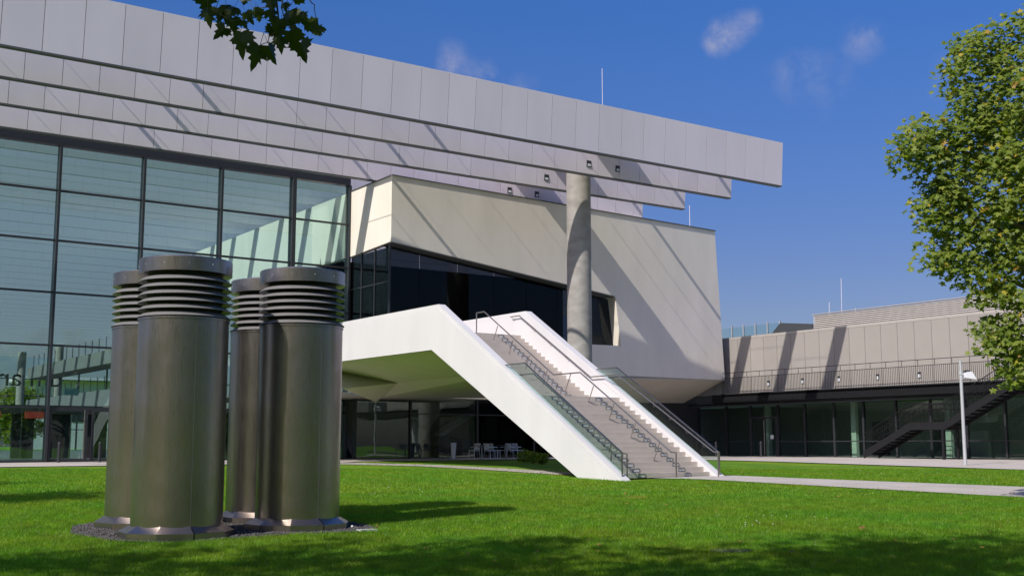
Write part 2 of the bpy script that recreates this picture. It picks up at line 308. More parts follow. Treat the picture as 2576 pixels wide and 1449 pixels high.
# ------------------------------------------------------------------ exhibition hall
HALL = empty('exhibition_hall', (9.85, 58, .87), 'long glass fronted exhibition hall with overhanging pale metal roof fins', 'building')
hp = Vector(HALL.location)
def hall(mb, name, mats, parent=None):
    o = mb.build(name, mats, parent or HALL)
    if parent is None: o.location = -hp
    return o
XE = 48.4; ZB = 15.72; ZT = 18.12; LEAN = .17
PITCHX = 1.437
def fin(Y, x0, phase, panels=True):
    t = .24
    core = MB().hexa([(x0, Y+.03, ZB+.05), (XE-.03, Y+.03, ZB+.05), (XE-.03, Y+t, ZB+.05), (x0, Y+t, ZB+.05), (x0, Y+.03-LEAN, ZT-.04), (XE-.03, Y+.03-LEAN, ZT-.04), (XE-.03, Y+t-LEAN, ZT-.04), (x0, Y+t-LEAN, ZT-.04)])
    core.box(x0, XE, Y-.01, Y+t+.03, ZB-.03, ZB+.03)
    f = hall(core, 'roof_fin', M['fin_edge'])
    k = math.ceil((x0-phase)/PITCHX); xl = x0; edges = []
    x = phase+k*PITCHX
    while x < XE-.2:
        if x-xl > .2: edges.append((xl, x)); xl = x
        x += PITCHX
    edges.append((xl, XE))
    cache = {}
    for a, b in edges:
        w = round(b-a-.022, 3)
        if w not in cache:
            p = MB(); y = [(-.012, ZB+.02), (-.012-LEAN, ZT)]
            p.hexa([(0, -.012, ZB+.035), (w, -.012, ZB+.035), (w, .03, ZB+.035), (0, .03, ZB+.035), (0, -.012-LEAN, ZT), (w, -.012-LEAN, ZT), (w, .03-LEAN, ZT), (0, .03-LEAN, ZT)])
            # back face cladding as well
            p.hexa([(0, t, ZB+.035), (w, t, ZB+.035), (w, t+.03, ZB+.035), (0, t+.03, ZB+.035), (0, t-LEAN, ZT), (w, t-LEAN, ZT), (w, t+.03-LEAN, ZT), (0, t+.03-LEAN, ZT)])
            cache[w] = p.mesh('fin_panel', M['fin'])
        link('fin_panel', cache[w], f, (a+.011, Y, 0))
    return f
fins = []
for Y, ph in ((43.5, 9.59), (47.35, 9.82), (51.2, 10.05), (55.05, 10.25)):
    fins.append(fin(Y, -2.0, ph))
# square downlight fittings set in the fins
for fi, Y, xs_ in ((1, 47.35, (37.92, 39.88)), (2, 51.2, (38.0,)), (3, 55.05, (38.2, 40.15))):
    for x in xs_:
        b = MB(); z = 16.28+.0; yy = Y-.012-LEAN*(z-ZB)/(ZT-ZB)
        b.box(x-.15, x+.15, yy-.02, yy+.02, z-.17, z+.17, 0); b.box(x-.09, x+.11, yy-.03, yy-.019, z-.13, z+.0, 1)
        b.build('wall_light', [M['frame'], M['lamp_in']], fins[fi])
# interior fins run back through the hall
def innermat():
    m, t, b = mat('inner_fin_panel'); l = t.links; g = nd(t, 'ShaderNodeNewGeometry'); s = nd(t, 'ShaderNodeSeparateXYZ'); l.new(g.outputs['Position'], s.inputs[0])
    md = nd(t, 'ShaderNodeMath'); md.operation = 'MODULO'; md.inputs[1].default_value = PITCHX; l.new(s.outputs[0], md.inputs[0])
    lt = nd(t, 'ShaderNodeMath'); lt.operation = 'LESS_THAN'; lt.inputs[1].default_value = .03; l.new(md.outputs[0], lt.inputs[0])
    mx = nd(t, 'ShaderNodeMixRGB'); mx.inputs[1].default_value = (.80, .76, .80, 1); mx.inputs[2].default_value = (.64, .60, .64, 1); l.new(lt.outputs[0], mx.inputs[0]); l.new(mx.outputs[0], b.inputs['Base Color']); b.inputs['Roughness'].default_value = .45; return m
M['inner'] = innermat()
Y = 58.95; kfin = 0
while Y < 200:
    xe = XE if Y < 80 else 80
    f = MB().hexa([(-6, Y, ZB), (xe, Y, ZB), (xe, Y+.16, ZB), (-6, Y+.16, ZB), (-6, Y-LEAN, ZT), (xe, Y-LEAN, ZT), (xe, Y+.16-LEAN, ZT), (-6, Y+.16-LEAN, ZT)])
    hall(f, 'roof_fin', M['inner']); Y += 3.88
# cross beams tying the fins (their shadows rake across the fins)
for x, w, z0, z1 in ((4.2, .12, 17.55, 17.7), (15.6, .12, 17.55, 17.7), (27.0, .12, 17.55, 17.7), (46.05, .2, 17.92, 18.04)):
    for a, b_ in ((43.75, 47.2), (47.6, 51.05), (51.45, 54.9)):
        hall(MB().box(x, x+w, a, b_, z0, z1), 'cross_beam', M['fin_edge'])
for a, b_ in ((43.75, 47.15), (47.6, 51.0), (51.45, 54.85)):
    hall(MB().box(37.6, 40.0, a, b_, 17.55, 17.9), 'cross_beam', M['fin'])
    for k in range(0, 33, 2):                         # slender rods added to cast soft shadow streaks over the fins and pavilion
        x = -1+1.437*k+random.uniform(-.3, .3); z = random.choice((17.3, 17.7, 17.9)); r_ = random.choice((.012, .016, .022))
        hall(MB().box(x, x+r_, a-.1, b_+.1, z, z+r_), 'streak_rod', M['fin'])
# glass facade: mullions, transoms, panes
mull = [1.75+4.05*i for i in range(7)]+[29.40]
zt = [.93, 3.40, 6.32, 8.83, 11.33, 13.75, 15.95]
hall(MB().box(-2, 29.42, 57.85, 58.25, 15.95, 16.35), 'head_frame', M['frame'])
hall(MB().box(-2, 29.42, 57.9, 58.2, .80, .96), 'sill_frame', M['frame'])
for i, x in enumerate(mull):
    w = .20 if i == 6 else .11
    hall(MB().box(x-w/2, x+w/2, 57.78, 58.30, .87, 15.95), 'mullion', M['frame'])
for z in zt[1:-1]:
    for i in range(len(mull)-1):
        hall(MB().box(mull[i]+.06, mull[i+1]-.06, 57.90, 58.06, z-.045, z+.045), 'transom', M['frame'])
for i in range(len(mull)-1):
    for k in range(len(zt)-1):
        if i == 3 and k == 0: continue
        hall(MB().box(mull[i]+.056, mull[i+1]-.056, 57.97, 57.985, zt[k]+.046, zt[k+1]-.046), 'pane', M['glass'])
# entrance doors between two mullions
for n_, (a, b_) in enumerate(((14.0, 15.75), (15.95, 17.8))):
    d = hall(MB().box(a, a+.1, 57.88, 58.0, .92, 3.34).box(b_-.1, b_, 57.88, 58.0, .92, 3.34).box(a+.1, b_-.1, 57.88, 58.0, 3.24, 3.34).box(a+.1, b_-.1, 57.88, 58.0, .92, 1.02), 'door', M['frame'])
    MB().box(a+.1, b_-.1, 57.93, 57.945, 1.02, 3.24).build('pane', M['glass'], d)
    MB().tube([(b_-.2, 57.74, 1.0), (b_-.2, 57.74, 3.3)], .028).bar((b_-.2, 57.74, 1.4), (b_-.2, 57.9, 1.4), .03).bar((b_-.2, 57.74, 2.9), (b_-.2, 57.9, 2.9), .03).build('handle', M['steelrail'], d)
# interior
hall(MB().box(-6, 80, 58.3, 200, .84, .965), 'floor', M['floor'])
hall(MB().box(-6, 11.2, 66, 66.3, .9, 3.3).box(-6, 29.3, 65.6, 66.6, 3.3, 3.75), 'partition', M['darkwall'])
for x in np.arange(2, 29, 1.25): hall(MB().box(x, x+.06, 65.9, 65.96, .9, 3.3), 'partition_post', M['steelrail'])
for x0, w in ((11.8, 1.6), (14.6, 1.2)): hall(MB().box(x0, x0+w, 65.5, 65.58, 3.05, 3.4), 'sign_board', M['red'])
for x0 in (15.9, 18.7): hall(MB().box(x0, x0+.7, 63.0, 63.05, 4.2, 4.55), 'hanging_sign', M['sign'])
for z0, z1 in ((4.75, 6.05), (8.1, 9.2)):
    hall(MB().box(27.2, 29.3, 84, 122, z0, z1), 'gallery', M['greywall'])
    for k in range(18): hall(MB().box(27.25, 27.31, 86+2*k, 86.06+2*k, z1, z1+1.1), 'gallery_rail_post', M['steelrail'])
for k in range(12):
    hall(MB().box(6.5+1.9*k, 7.6+1.9*k, 66.0, 66.2, .97, 3.3), 'partition_panel', M['darkwall'])
hall(MB().prism([(35, 80), (60, 80), (75, 150), (61, 150)], 'z', .9, 5.3), 'inner_block', M['darkwall'])
for (px, F) in ((50, 178), (143, 165)):
    p = at(px, 1000, F); hall(MB().lathe([(.6, .9), (.6, 15.7)], 20, (p.x, p.y)), 'column', M['concrete'])
# far facade grid and lettering seen from behind
for x in np.arange(30, 80, 4.5): hall(MB().box(x, x+.2, 199.6, 200, .9, 15.8), 'mullion', M['frame'])
for z in (4.2, 6.8, 9.5, 12.2): hall(MB().box(28, 80, 199.6, 199.8, z, z+.14), 'transom', M['frame'])
tcv = bpy.data.curves.new('t', 'FONT'); tcv.body = 'dm arena'; tcv.size = 2.9; tcv.extrude = .08; tcv.align_x = 'LEFT'
to = bpy.data.objects.new('t', tcv); COL.objects.link(to); bpy.context.view_layer.update()
tm = bpy.data.meshes.new_from_object(to.evaluated_get(bpy.context.evaluated_depsgraph_get())); bpy.data.objects.remove(to); tm.materials.append(M['frame'])
lo = link('lettering', tm, HALL); p = at(118, 1000, 189); lo.matrix_world = Matrix.Translation(Vector((p.x-1.6, 200.6, p.z))-Vector((0, 0, 0))) @ Matrix.Rotation(pi, 4, 'Z') @ Matrix.Rotation(pi/2, 4, 'X')
lo.location = lo.location-hp

# concrete column carrying the roof
COLX, COLY = 38.75, 49.25
cl = MB().lathe([(.655, .3), (.655, 4.2)], 64, (0, 0)).lathe([(.65, 4.2), (.65, 4.215)], 64).lathe([(.655, 4.215), (.655, 8.2)], 64).lathe([(.65, 8.2), (.65, 8.215)], 64).lathe([(.655, 8.215), (.655, 12.2)], 64).lathe([(.65, 12.2), (.65, 12.215)], 64).lathe([(.655, 12.215), (.655, 16.7)], 64)
tag(link('concrete_column', cl.mesh('concrete_column', M['concrete']), None, (COLX, COLY, .45)), 'tall round bare concrete column rising behind the white stairs to the roof fins', 'column')

# ------------------------------------------------------------------ angular pavilion
PV = empty('entrance_pavilion', (29.44, 53.2, .9), 'faceted cream coloured block jutting out of the hall above a dark window band', 'building')
pv = Vector(PV.location)
def pav(mb, name, mats, parent=None):
    o = mb.build(name, mats, parent or PV)
    if parent is None: o.location = -pv
    return o
TURN = .079                                   # the front face turns away from the hall line
def fy(x): return 53.2+TURN*(x-29.44)
def slab(poly, a, b, mb=None, mi=0):
    """polygon (x, z) on the turned front plane, thickness from offset a to b behind it"""
    mb = mb or MB(); n = len(poly)
    return mb.add([(x, fy(x)+a, z) for x, z in poly]+[(x, fy(x)+b, z) for x, z in poly], [tuple(range(n)), tuple(range(n, 2*n))[::-1]]+[(i, n+i, n+(i+1) % n, (i+1) % n) for i in range(n)], mi)
fr = slab([(29.44, 12.15), (45.63, 10.59), (45.63, 15.65), (29.44, 15.65)], 0, .35)
slab([(45.63, 10.59), (46.06, 7.60), (46.28, 5.79), (47.0, 5.82), (55.5, 5.87), (54.84, 15.65), (45.63, 15.65)], 0, .35, fr)
pav(fr, 'front_wall', M['plaster'])
pav(slab([(27.63, 5.29), (36.37, 5.39), (46.28, 5.79), (46.06, 7.60), (27.63, 7.30)], .012, .35), 'sill_wall', M['plaster'])
pav(MB().prism([(53.552, 12.14), (53.552, 15.635), (58, 15.60), (58, 11.93)], 'x', 29.435, 29.75), 'side_wall', M['plaster'])
pav(MB().prism([(58.3, 11.93), (58.3, 15.60), (84, 15.5), (84, 11.9)], 'x', 29.44, 29.75), 'side_wall', M['plaster'])
pav(MB().add([(29.75, 53.56, 15.62), (54.7, 55.54, 15.62), (54.7, 68, 15.6), (29.75, 68, 15.55)], [(0, 1, 2, 3)]), 'roof', M['darkroof'])
pav(MB().hexa([(54.84, 55.56, 15.64), (54.54, 55.56, 15.64), (54.5, 68, 15.6), (54.84, 68, 15.6), (55.47, 55.60, 5.90), (55.1, 55.60, 5.90), (54.6, 68, 4.5), (54.95, 68, 4.5)]), 'end_wall', M['plaster'])
pav(MB().bar((29.42, fy(29.42)-.03, 15.68), (54.88, fy(54.88)-.03, 15.68), .08, .05), 'coping', M['fin_edge'])
pav(MB().bar((29.42, 53.24, 15.67), (29.42, 58, 15.63), .06, .05), 'coping', M['fin_edge'])
pav(slab([(29.5, 12.08), (45.55, 10.53), (45.55, 10.58), (29.5, 12.13)], .01, 1.2), 'window_head', M['fin_edge'])
def ztop(x): return 12.06-(x-29.5)*(12.06-10.50)/16.1
xs_ = [29.55, 31.71, 34.24, 36.8, 39.16, 41.53, 43.92, 45.8]
for a, b_ in zip(xs_[:-1], xs_[1:]):
    last = b_ == 45.8
    pav(slab([(a+.012, 7.3), (b_-.012+(.3 if last else 0), 7.5), (b_-.012-(.12 if last else 0), ztop(b_)), (a+.012, ztop(a))], .75, .77), 'window_pane', M['glassdark'])
pav(MB().prism([(29.44, 5.3), (47, 5.3), (47, 12.3), (29.44, 12.3)], 'y', 61.5, 61.6), 'inner_wall', M['darkwall'])
pav(MB().box(39.0, 39.12, 55.6, 61, 6, 10.9), 'inner_wall', M['darkwall'])
for x in (31.2, 35.9, 41.2): pav(MB().lathe([(.3, 6.0), (.3, 11)], 16, (x, 58.2)), 'inner_column', M['greywall'])
pav(slab([(45.66, 10.56), (45.72, 10.56), (46.15, 7.62), (46.09, 7.62)], .02, .74), 'window_reveal', M['plaster'])
# side glazing under the left face
for a, b_ in ((53.5, 55.0), (55.05, 56.5), (56.55, 57.75)):
    pav(MB().box(29.50, 29.52, a, b_, 6.1, 11.9), 'window_pane', M['glassdark'])
for y in (53.45, 55.02, 56.52): pav(MB().box(29.46, 29.56, y-.04, y+.04, 6.0, 12.0), 'window_post', M['frame'])
for z in (7.9, 10.1): pav(MB().box(29.47, 29.55, 53.5, 57.8, z-.03, z+.03), 'window_rail', M['frame'])
# hall glazing continues at the back below
for x0 in (21.95,):
    pass
# soffits
A = [(23.35, 38.8, 5.24), (23.35, 50.0, 5.28), (24.5, 48.6, 4.19), (28.69, 53.2, 3.81), (27.7, 49.2, 4.58), (27.7, 38.8, 4.66)]
pav(MB().add([A[0], A[1], A[2], A[3], A[4], A[5]], [(0, 1, 4, 5), (1, 2, 3, 4)]), 'soffit', M['soffit'])
pav(MB().add([(27.7, 38.8, 4.66), (27.7, 49.2, 4.58), (28.69, 53.2, 3.81), (28.8, 53.3, 4.02), (36.2, 53.72, 4.2), (36.2, 53.72, 5.3), (27.7, 53.05, 5.3)], [(0, 1, 3, 4), (1, 2, 3), (0, 4, 5)]), 'soffit', M['soffit'])
pav(MB().hexa([(36.2, 53.76, 5.38), (55.46, 55.28, 5.86), (54.95, 58.6, 4.48), (36.2, 57.5, 4.2), (36.2, 53.9, 5.5), (55.3, 55.4, 6.0), (54.9, 58.6, 4.7), (36.2, 57.5, 4.5)]), 'soffit', M['soffit'])
pav(MB().hexa([(23.0, 53.4, 4.1), (36.15, 53.9, 4.15), (36.15, 66, 4.15), (23.0, 66, 4.1), (23.0, 53.4, 4.3), (36.15, 53.9, 4.3), (36.15, 66, 4.3), (23, 66, 4.3)]), 'soffit', M['soffit'])
pav(MB().hexa([(36.2, 57.5, 4.21), (54.95, 58.6, 4.47), (54.9, 68, 4.47), (36.2, 68, 4.21), (36.2, 57.5, 4.5), (54.95, 58.6, 4.6), (54.9, 68, 4.6), (36.2, 68, 4.5)]), 'soffit', M['soffit'])
# ground floor glazing under the block
gx = [29.5, 32.9, 37.3, 41.3, 45.5]
for a, b_ in zip(gx[:-1], gx[1:]):
    for z0, z1 in ((.95, 3.35), (3.41, 4.2)):
        pav(MB().box(a+.05, b_-.05, 57.0, 57.015, z0, z1), 'window_pane', M['glassdark'] if a > 36 else M['glasswing'])
for a in gx: pav(MB().box(a-.05, a+.05, 56.9, 57.2, .9, 4.3), 'window_post', M['frame'])
pav(MB().box(29.5, 45.5, 56.95, 57.08, 3.35, 3.41), 'window_rail', M['frame'])
pav(MB().box(29, 60, 64, 64.2, .9, 4.3), 'back_wall', M['darkwall'])
pav(MB().lathe([(.35, .9), (.35, 1.2), (.55, 4.2)], 20, (39.2, 58.6)), 'inner_column', M['concretelight'])
pav(MB().prism([(30.5, .95), (34, .95), (36.2, 4.1), (28.9, 4.1)][::-1], 'y', 58.6, 59.2), 'inner_ramp', M['greywall'])
pav(MB().prism([(36.2, 2.2), (36.6, 2.2), (38.6, 3.4), (37.9, 3.4)], 'y', 59.4, 60.2), 'inner_ramp', M['concretelight'])
pav(MB().box(45.6, 56.2, 58.62, 58.8, .9, 4.45), 'back_wall', M['darkwall'])

# ------------------------------------------------------------------ outdoor staircase
ST = empty('outdoor_staircase', (25.5, 27.8, .62), 'broad straight outdoor staircase between angular white parapets', 'staircase')
st = Vector(ST.location)
def sta(mb, name, mats, parent=None):
    o = mb.build(name, mats, parent or ST)
    if parent is None: o.location = -st
    return o
def ptop(y): return .64+(y-27.55)*.587
def pbot(y): return .45+(y-29.46)*.514
def parapet(x0, x1, outer):
    s = outer*.018
    lo_ = [(27.62, .50), (38.42, 6.84), (52.95, 6.84), (52.95, 5.28), (38.8, 5.26), (29.40, .42)]
    # two convex prisms
    for poly in ([(27.70, .48), (38.40, 6.85), (38.8, 5.26), (29.4, .42)], [(38.40, 6.85), (52.95, 6.85), (52.95, 5.28), (38.8, 5.26)]):
        sta(MB().prism(poly, 'x', x0, x1), 'parapet', M['white'])
    xa, xb = (x0+.02, x1) if outer < 0 else (x0, x1-.02)
    for poly in ([(27.45, .50), (38.35, 6.98), (38.40, 6.852), (27.69, .488)], [(38.35, 6.98), (52.95, 6.98), (52.95, 6.852), (38.40, 6.852)]):
        sta(MB().prism(poly, 'x', xa, xb), 'coping', M['white'])
parapet(23.30, 23.62, -1); parapet(27.40, 27.72, 1)
sx0, sx1 = 23.622, 27.398
stairsteps = []
for k in range(17):
    y = 28.07+.279*k; z = .62+.159*(k+1); e = y+.279+.03 if k < 16 else 34.31
    zb = z-.30 if k else .45
    stairsteps.append((y, z, sta(MB().box(sx0, sx1, y, e, z-.157 if k < 16 else z-.25, z), 'step' if k < 16 else 'landing', M['stone']), 0))
for k in range(17):
    y = 34.30+.272*k; z = 3.32+.159*(k+1); e = y+.272+.03 if k < 16 else 53.2
    stairsteps.append((y, z, sta(MB().box(sx0, sx1, y, e if k < 16 else 53.0, z-.157 if k < 16 else z-.25, z), 'step' if k < 16 else 'deck', M['stone']), 1))
sta(MB().prism([(28.2, .42), (32.6, 2.9), (34.3, 3.0), (38.7, 5.6), (53.1, 5.7), (53.1, 5.3), (38.8, 5.28), (29.5, .42)], 'x', sx0+.01, sx1-.01), 'stair_slab', M['soffit'])
def lightframe(): 
    b = MB(); w, h, t = .135, .058, .011
    b.box(-w, w, -.02, -.002, h-t, h).box(-w, w, -.02, -.002, -h, -h+t).box(-w, -w+t, -.02, -.002, -h+t, h-t).box(w-t, w, -.02, -.002, -h+t, h-t)
    b.box(-w+t, w-t, -.008, -.001, -h+t, h-t, 1); return b.mesh('step_light', [M['greyframe'], M['palestone']])
lf = lightframe()
for (y, z, o, fl) in stairsteps:
    for x in ((26.42,) if fl else (24.5, 26.42)): link('step_light', lf, o, (x, y, z-.085))
# glass guards with top rails
def guard(x, rail):
    ys_ = [27.75, 28.9, 30.0, 31.1, 32.1, 33.0, 34.05]
    def zt_(y): return 4.41 if y >= 32.85 else 1.45+(y-27.85)*(4.41-1.45)/(32.85-27.85)
    for a, b_ in zip(ys_[:-1], ys_[1:]):
        poly = [(a+.012, ptop(a)+.0), (b_-.012, ptop(b_)), (b_-.012, zt_(b_))]
        if a < 32.85 < b_: poly.append((32.85, 4.41))
        poly.append((a+.012, zt_(a)))
        sta(MB().prism(poly, 'x', x-.008, x+.008), 'guard_glass', M['glassclear'])
    sta(MB().bar((x, 27.8, 1.42), (x, 32.86, 4.42), .045, .03).bar((x, 32.84, 4.42), (x, 34.05, 4.42), .045, .03), 'guard_rail', M['steelrail'])
    sta(MB().box(x-.02, x+.02, 27.76, 27.80, .62, 1.43), 'guard_post', M['steelrail'])
guard(23.46, 0); guard(27.56, 0)
def railpts(x, pts): return [(x, y, z) for y, z in pts]
r = .024
mid = [(38.95+.45, 6.06), (39.4, 6.90), (38.85, 6.90), (34.28, 4.17), (32.72, 4.17), (28.08, 1.41), (27.86, 1.41), (27.86, .62)]
def poly_tube(x, pts, r):
    b = MB()
    for a, c in zip(pts[:-1], pts[1:]): b.tube([(x, *a), (x, *c)], r, 10)
    for a in pts[1:-1]: b.lathe([(.001, a[1]-r), (r*.87, a[1]-r*.5), (r, a[1]), (r*.87, a[1]+r*.5), (.001, a[1]+r)], 10, (x, a[0]), cap=False)
    return b
sta(poly_tube(25.75, mid, r), 'handrail', M['steelrail'])
for y, z in ((37.89, 6.24), (36.83, 5.61), (35.75, 4.97), (34.66, 4.33), (33.25, 4.15), (31.97, 3.67), (30.87, 3.02), (29.77, 2.37), (28.61, 1.71)):
    sta(MB().tube([(25.75, y, z), (25.75, y+.34, z-.64)], .016, 8), 'handrail_post', M['steelrail'])
right = [(39.2, 6.81), (38.6, 6.81), (34.05, 4.13), (32.5, 4.13), (27.74, 1.42), (27.55, 1.42), (27.55, .62)]
sta(poly_tube(27.28, right, .022), 'handrail', M['steelrail'])
for y in (39.1, 37.7, 36.6, 35.5, 34.4, 33.0, 32.2, 31.4, 30.6, 29.8, 29.0, 28.2):
    z = np.interp(y, [27.74, 32.5, 34.05, 38.6, 40], [1.42, 4.13, 4.13, 6.81, 6.81])
    sta(MB().tube([(27.28, y, z-.02), (27.28, y, z-.10), (27.40 if y > 33.5 else 27.55, y, z-.10)], .010, 6), 'rail_bracket', M['steelrail'])
leftr = [(34.0, 4.06), (32.72, 4.06), (28.08, 1.38), (27.86, 1.38), (27.86, .62)]
sta(poly_tube(23.72, leftr, .022), 'handrail', M['steelrail'])
for y in (33.4, 32.5, 31.7, 30.9, 30.1, 29.3, 28.5):
    z = np.interp(y, [28.08, 32.72, 34], [1.38, 4.06, 4.06])
    sta(MB().tube([(23.72, y, z-.02), (23.72, y, z-.10), (23.47, y, z-.10)], .010, 6), 'rail_bracket', M['steelrail'])
sta(MB().box(23.70, 23.74, 28.6, 28.63, .62, 1.7), 'guard_post', M['steelrail'])

# ------------------------------------------------------------------ wing on the right
XW = 56.3
WG = empty('side_wing', (XW, 45, .93), 'low beige panelled wing with dark glazed ground floor and railed gallery', 'building')
wg = Vector(WG.location)
def wing(mb, name, mats, parent=None):
    o = mb.build(name, mats, parent or WG)
    if parent is None: o.location = -wg
    return o
wing(MB().box(XW+.06, XW+14, 8, 66, 4.4, 8.55).box(XW-1.3, XW+.06, 8, 55.1, 4.75, 4.95), 'upper_wall', M['darkroof'])
wing(MB().box(XW-.04, XW+14.2, 7.9, 66, 8.55, 8.70), 'roof_edge', M['louvre'])
y = 38.91-1.135*24
pm = {}
while y < 62:
    b = MB().box(-.03, .055, .012, 1.123, 4.96, 8.54)
    if 'p' not in pm: pm['p'] = b.mesh('facade_panel', M['wingpanel'])
    link('facade_panel', pm['p'], WG, (XW-wg.x, y-wg.y, -wg.z)); y += 1.135
# gallery fascia and balustrade
XB = 55.0
wing(MB().box(XB, XB+.12, 8, 56, 4.38, 4.90), 'gallery_fascia', M['blackmetal'])
wing(MB().box(XB+.12, XW+.3, 8, 56, 4.30, 4.42), 'gallery_soffit', M['blackmetal'])
wing(MB().box(XB+.35, XB+.5, 8, 60, 4.14, 4.24), 'blind_box', M['darkroof'])
barm = MB().box(-.02, .0, -.007, .007, 4.42, 5.93).mesh('baluster', M['blackmetal'])
for k in range(262): link('baluster', barm, WG, (XB-.012-wg.x, 24.2+.118*k-wg.y, -wg.z))
wing(MB().box(XB-.035, XB-.033+.03, 8, 55, 5.93, 5.96), 'balustrade_rail', M['blackmetal'])
wing(MB().tube([(XB, 8, 6.27), (XB, 55, 6.27)], .018, 8), 'handrail', M['blackmetal'])
for k in range(29): wing(MB().box(XB-.01, XB+.01, 24.2+1.06*k-.01, 24.2+1.06*k+.01, 5.96, 6.26), 'rail_support', M['blackmetal'])
# gallery wall lights
for px, py in ((1821.5, 947), (1934.5, 964), (2020, 958), (2111.5, 953), (2209, 948), (2314, 943), (2437, 939)):
    d = pixdir(px, py); t_ = XW/d.x; P = Vector((0, 0, EYE))+d*t_
    wing(MB().box(XW-.06, XW-.031, P.y-.10, P.y+.10, P.z-.16, P.z+.16, 0).box(XW-.085, XW-.061, P.y-.085, P.y+.06, P.z-.15, P.z+.04, 1), 'wall_light', [M['frame'], M['chair']])
# ground floor glazing
gy = [58.6, 56.0, 53.85, 51.5, 49.32, 47.08, 44.92, 42.65, 40.37, 38.14, 35.87, 33.6, 31.3, 29.0, 26.7]
for i in range(len(gy)-1):
    a, b_ = gy[i+1], gy[i]
    wing(MB().box(XW-.06, XW+.12, b_-.055, b_+.055, .9, 4.3), 'window_post', M['frame'])
    if i == 2: continue
    for z0, z1 in ((.98, 1.86), (1.92, 4.28)):
        wing(MB().box(XW, XW+.015, a+.06, b_-.06, z0, z1), 'window_pane', M['glasswing'])
    wing(MB().box(XW-.03, XW+.06, a+.06, b_-.06, 1.86, 1.92), 'window_rail', M['frame'])
wing(MB().box(XW-.05, XW+.1, 8, 58.6, .85, .98), 'window_sill', M['frame'])
dr = wing(MB().box(XW-.08, XW+.04, 53.7, 53.82, .95, 3.45).box(XW-.08, XW+.04, 51.55, 51.67, .95, 3.45).box(XW-.08, XW+.04, 51.67, 53.7, 3.33, 3.45).box(XW-.08, XW+.04, 52.6, 52.74, .95, 3.33), 'door', M['frame'])
for a, b_ in ((51.68, 52.59), (52.75, 53.69)): MB().box(XW-.02, XW-.005, a, b_, .98, 3.32).build('pane', M['glasswing'], dr)
MB().tube([(XW-.16, 52.55, 1.0), (XW-.16, 52.55, 3.2)], .03).build('handle', M['steelrail'], dr)
wing(MB().box(XW, XW+.015, 51.6, 53.8, 3.5, 4.28), 'window_pane', M['glasswing'])
wing(MB().box(XW-.03, XW-.02, 51.9, 52.15, 2.05, 2.3), 'door_notice', M['lamp_in'])
# interior
wing(MB().box(XW+5, XW+5.1, 8, 80, .9, 4.3), 'inner_wall', M['concretelight'])
wing(MB().box(XW+.2, XW+12, 8, 80, .88, .975), 'floor', M['concretelight'])
for y in (46.4, 39.95, 53.3, 33.4): wing(MB().box(XW+.9, XW+1.15, y-.17, y+.17, .93, 4.3), 'inner_post', M['glassposts'])
for y0 in (47.6, 43.2, 36.6): wing(MB().box(XW+4.9, XW+4.99, y0-.6, y0+.6, .93, 3.1), 'inner_door', M['greywall'])
# louvred plant screen on the roof (slats are parts)
LV = []
for k in range(8):
    z = 9.0+k*.115
    wing(MB().hexa([(58.95, 26, z), (59.03, 26, z), (59.03, 50.7, z), (58.95, 50.7, z), (58.98, 26, z+.075), (59.06, 26, z+.075), (59.06, 50.7, z+.075), (58.98, 50.7, z+.075)]), 'louvre_slat', M['louvre'])
wing(MB().box(59.1, 64, 26, 50.65, 8.7, 9.9), 'plant_box', M['darkroof'])
wing(MB().box(58.9, 59.1, 26, 50.75, 9.93, 9.98), 'louvre_cap', M['louvre'])
# glass screen on the roof behind
for k in range(7):
    y0 = 56.2+k*1.15
    wing(MB().box(61.9, 61.93, y0+.05, y0+1.1, 8.7, 10.1), 'screen_pane', M['glassclear'])
    wing(MB().box(61.85, 61.97, y0-.04, y0+.04, 8.7, 10.25), 'screen_post', M['polewhite'])
wing(MB().prism([(52.9, 8.7), (57.6, 8.7), (56.0, 10.05), (53.2, 9.75)], 'x', 61.7, 66), 'roof_cowl', M['darkroof'])
for px, py, py2, F in ((2117, 800, 700, 78), (2087, 830, 760, 76), (2304, 800, 775, 70), (2153, 812, 775, 76)):
    a = at(px, py, F); b_ = at(px-1, py2, F)
    wing(MB().tube([(a.x, a.y, 8.7), b_], .018, 5), 'lightning_rod', M['fin'])
# rods on hall roof and pavilion
hall(MB().tube([(35.72, 43.45, 18.0), (35.72, 43.45, 20.0)], .014, 6), 'lightning_rod', M['fin'])
pav(MB().tube([(52.6, 55.2, 15.6), (52.6, 55.2, 17.12)], .018, 6), 'lightning_rod', M['fin'])

# ------------------------------------------------------------------ black metal stair by the wing
MS = empty('metal_staircase', (53.2, 40, .93), 'black steel stair with landing climbing to the gallery of the beige wing', 'staircase')
ms_ = Vector(MS.location)
def msb(mb, name, mats, parent=None):
    o = mb.build(name, mats, parent or MS)
    if parent is None: o.location = -ms_
    return o
xa, xb = 53.5, 54.75
prof = [(42.75, .93), (39.65, 2.45), (37.55, 2.45), (33.3, 4.62), (31.2, 4.62)]   # underside line of the stringer
hgt = .40
for x in (xa, xb):
    for (y1, z1), (y2, z2) in zip(prof[:-1], prof[1:]):
        poly = [(y1, z1), (y2, z2), (y2, z2+hgt), (y1, z1+hgt)]
        msb(MB().prism(poly, 'x', x-.02, x+.02), 'stringer', M['blackmetal'])
for (y1, z1), (y2, z2), n in ((prof[0], prof[1], 10), (prof[2], prof[3], 13)):
    for k in range(n):
        t_ = (k+.7)/n; y = y1+(y2-y1)*t_; z = z1+(z2-z1)*t_+.22
        msb(MB().box(xa+.03, xb-.03, y-.14, y+.14, z-.03, z+.0).box(xa+.03, xb-.03, y-.14, y-.12, z-.10, z-.03), 'step', M['blackmetal'])
